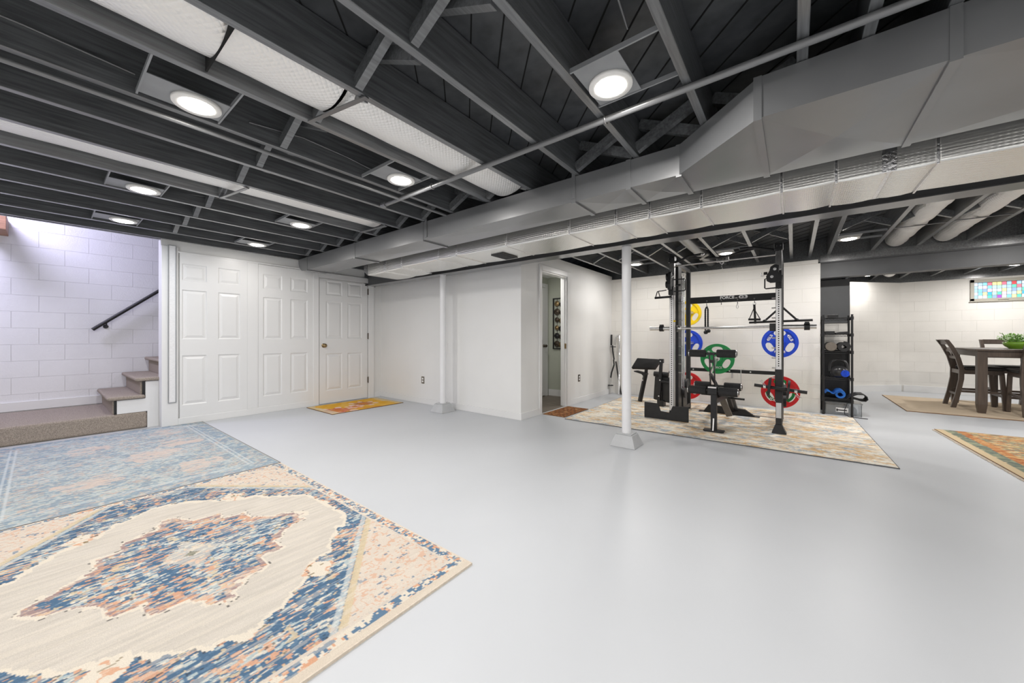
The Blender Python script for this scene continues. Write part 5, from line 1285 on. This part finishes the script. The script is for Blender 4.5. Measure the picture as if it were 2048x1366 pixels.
def make_chair(label):
    t = thing('dining_chair', (0, 0, 0), label, 'chair', 'counter chairs at the dining table')
    for s_ in (-1, 1):
        x = s_ * 0.195
        path = [(-0.045, 0.009), (0.0, 0.22), (0.035, 0.45), (0.038, 0.60), (0.0, 0.78), (-0.065, 0.95), (-0.118, 1.05)]
        m = MB()
        for i in range(len(path) - 1):
            (y0, z0), (y1, z1) = path[i], path[i + 1]
            m.add([(x - 0.018, y0 - 0.026, z0), (x + 0.018, y0 - 0.026, z0), (x + 0.018, y0 + 0.026, z0), (x - 0.018, y0 + 0.026, z0),
                   (x - 0.018, y1 - 0.026, z1), (x + 0.018, y1 - 0.026, z1), (x + 0.018, y1 + 0.026, z1), (x - 0.018, y1 + 0.026, z1)],
                  [(0, 1, 5, 4), (1, 2, 6, 5), (2, 3, 7, 6), (3, 0, 4, 7)] + ([(3, 2, 1, 0)] if i == 0 else []) + ([(4, 5, 6, 7)] if i == len(path) - 2 else []))
        m.build('leg', 'darkwood', t, fix=False)
        MB().bar((x * 1.02, 0.455, 0.009), (x * 0.97, 0.42, 0.56), 0.040, 0.045, (0, 1, 0)).build('leg', 'darkwood', t)
        MB().bar((x, 0.01, 0.265), (x, 0.44, 0.265), 0.018, 0.032).build('stretcher', 'darkwood', t)
        MB().box(x - 0.012, x + 0.012, 0.04, 0.43, 0.53, 0.59).build('seat_rail', 'darkwood', t)
    MB().box(-0.185, 0.185, 0.425, 0.445, 0.53, 0.59).build('seat_rail', 'darkwood', t); MB().box(-0.185, 0.185, 0.02, 0.04, 0.53, 0.59).build('seat_rail', 'darkwood', t)
    MB().box(-0.185, 0.185, 0.425, 0.445, 0.20, 0.232).build('stretcher', 'darkwood', t); MB().box(-0.185, 0.185, -0.01, 0.01, 0.20, 0.232).build('stretcher', 'darkwood', t)
    MB().box(-0.215, 0.215, 0.0 + 0.065, 0.465, 0.59, 0.645).build('seat_cushion', 'cushion', t, bevel=0.02)
    for z, h, y in ((0.775, 0.042, 0.0), (0.885, 0.042, -0.038), (1.015, 0.078, -0.098)):
        MB().bar((-0.18, y, z), (0.18, y, z), 0.018, h, (0, -0.3, 1)).build('back_slat', 'darkwood', t, bevel=0.002)
    return t
ch = make_chair('dark wood ladder-back chair at the left end of the dining table')
ch.location = (1.995, 8.81, 0); ch.rotation_euler[2] = -PI / 2
c3 = copy_tree(ch, loc=(2.655, 8.115, 0), rotz=0.0); c3['label'] = 'dark wood ladder-back chair nearest the camera, cut by the right edge'
c4 = copy_tree(ch, loc=(2.69, 9.56, 0), rotz=PI); c4['label'] = 'dark wood ladder-back chair on the far side of the dining table'
pp = thing('potted_plant', (2.56, 8.64, 0.922), 'leafy green plant in a low glossy green bowl on the table', 'plant')
PPX, PPY = 2.56, 8.64
MB().lathe([(0.0, 0.0), (0.075, 0.0), (0.08, 0.012), (0.110, 0.035), (0.128, 0.065), (0.132, 0.10), (0.124, 0.10), (0.118, 0.07), (0.0, 0.06)], (PPX, PPY, 0.922), 32).build('bowl', 'pot', pp)
lf = MB(); stm = MB(); r3 = random.Random(5)
for k in range(46):
    a = r3.random() * 2 * PI; lean = r3.random() ** 0.7; hh = r3.uniform(0.08, 0.20) * (1 - 0.35 * lean)
    b0 = Vector((PPX + 0.05 * math.cos(a) * lean, PPY + 0.05 * math.sin(a) * lean, 1.0)); tip = Vector((PPX + 0.18 * lean * math.cos(a), PPY + 0.18 * lean * math.sin(a), 1.0 + hh))
    stm.tube([b0, (b0 + tip) / 2 + Vector((0, 0, 0.02)), tip], 0.0015, 4)
    for q in range(9):
        p = b0.lerp(tip, 0.3 + 0.7 * q / 8) + Vector((0, 0, 0.02 * math.sin(PI * q / 8)))
        d = Vector((r3.uniform(-1, 1), r3.uniform(-1, 1), r3.uniform(-0.1, 0.9))).normalized(); L_ = r3.uniform(0.022, 0.034)
        sd = d.cross(Vector((0, 0, 1))).normalized() * L_ * 0.36; up_ = sd.cross(d).normalized() * 0.004
        lf.add([p, p + d * L_ * 0.5 + sd - up_, p + d * L_, p + d * L_ * 0.5 - sd - up_, p + d * L_ * 0.55 + up_], [(0, 1, 4), (1, 2, 4), (2, 3, 4), (3, 0, 4)], 0, True)
lf.build('foliage', 'leaf', pp, fix=False); stm.build('stem', 'leaf', pp)
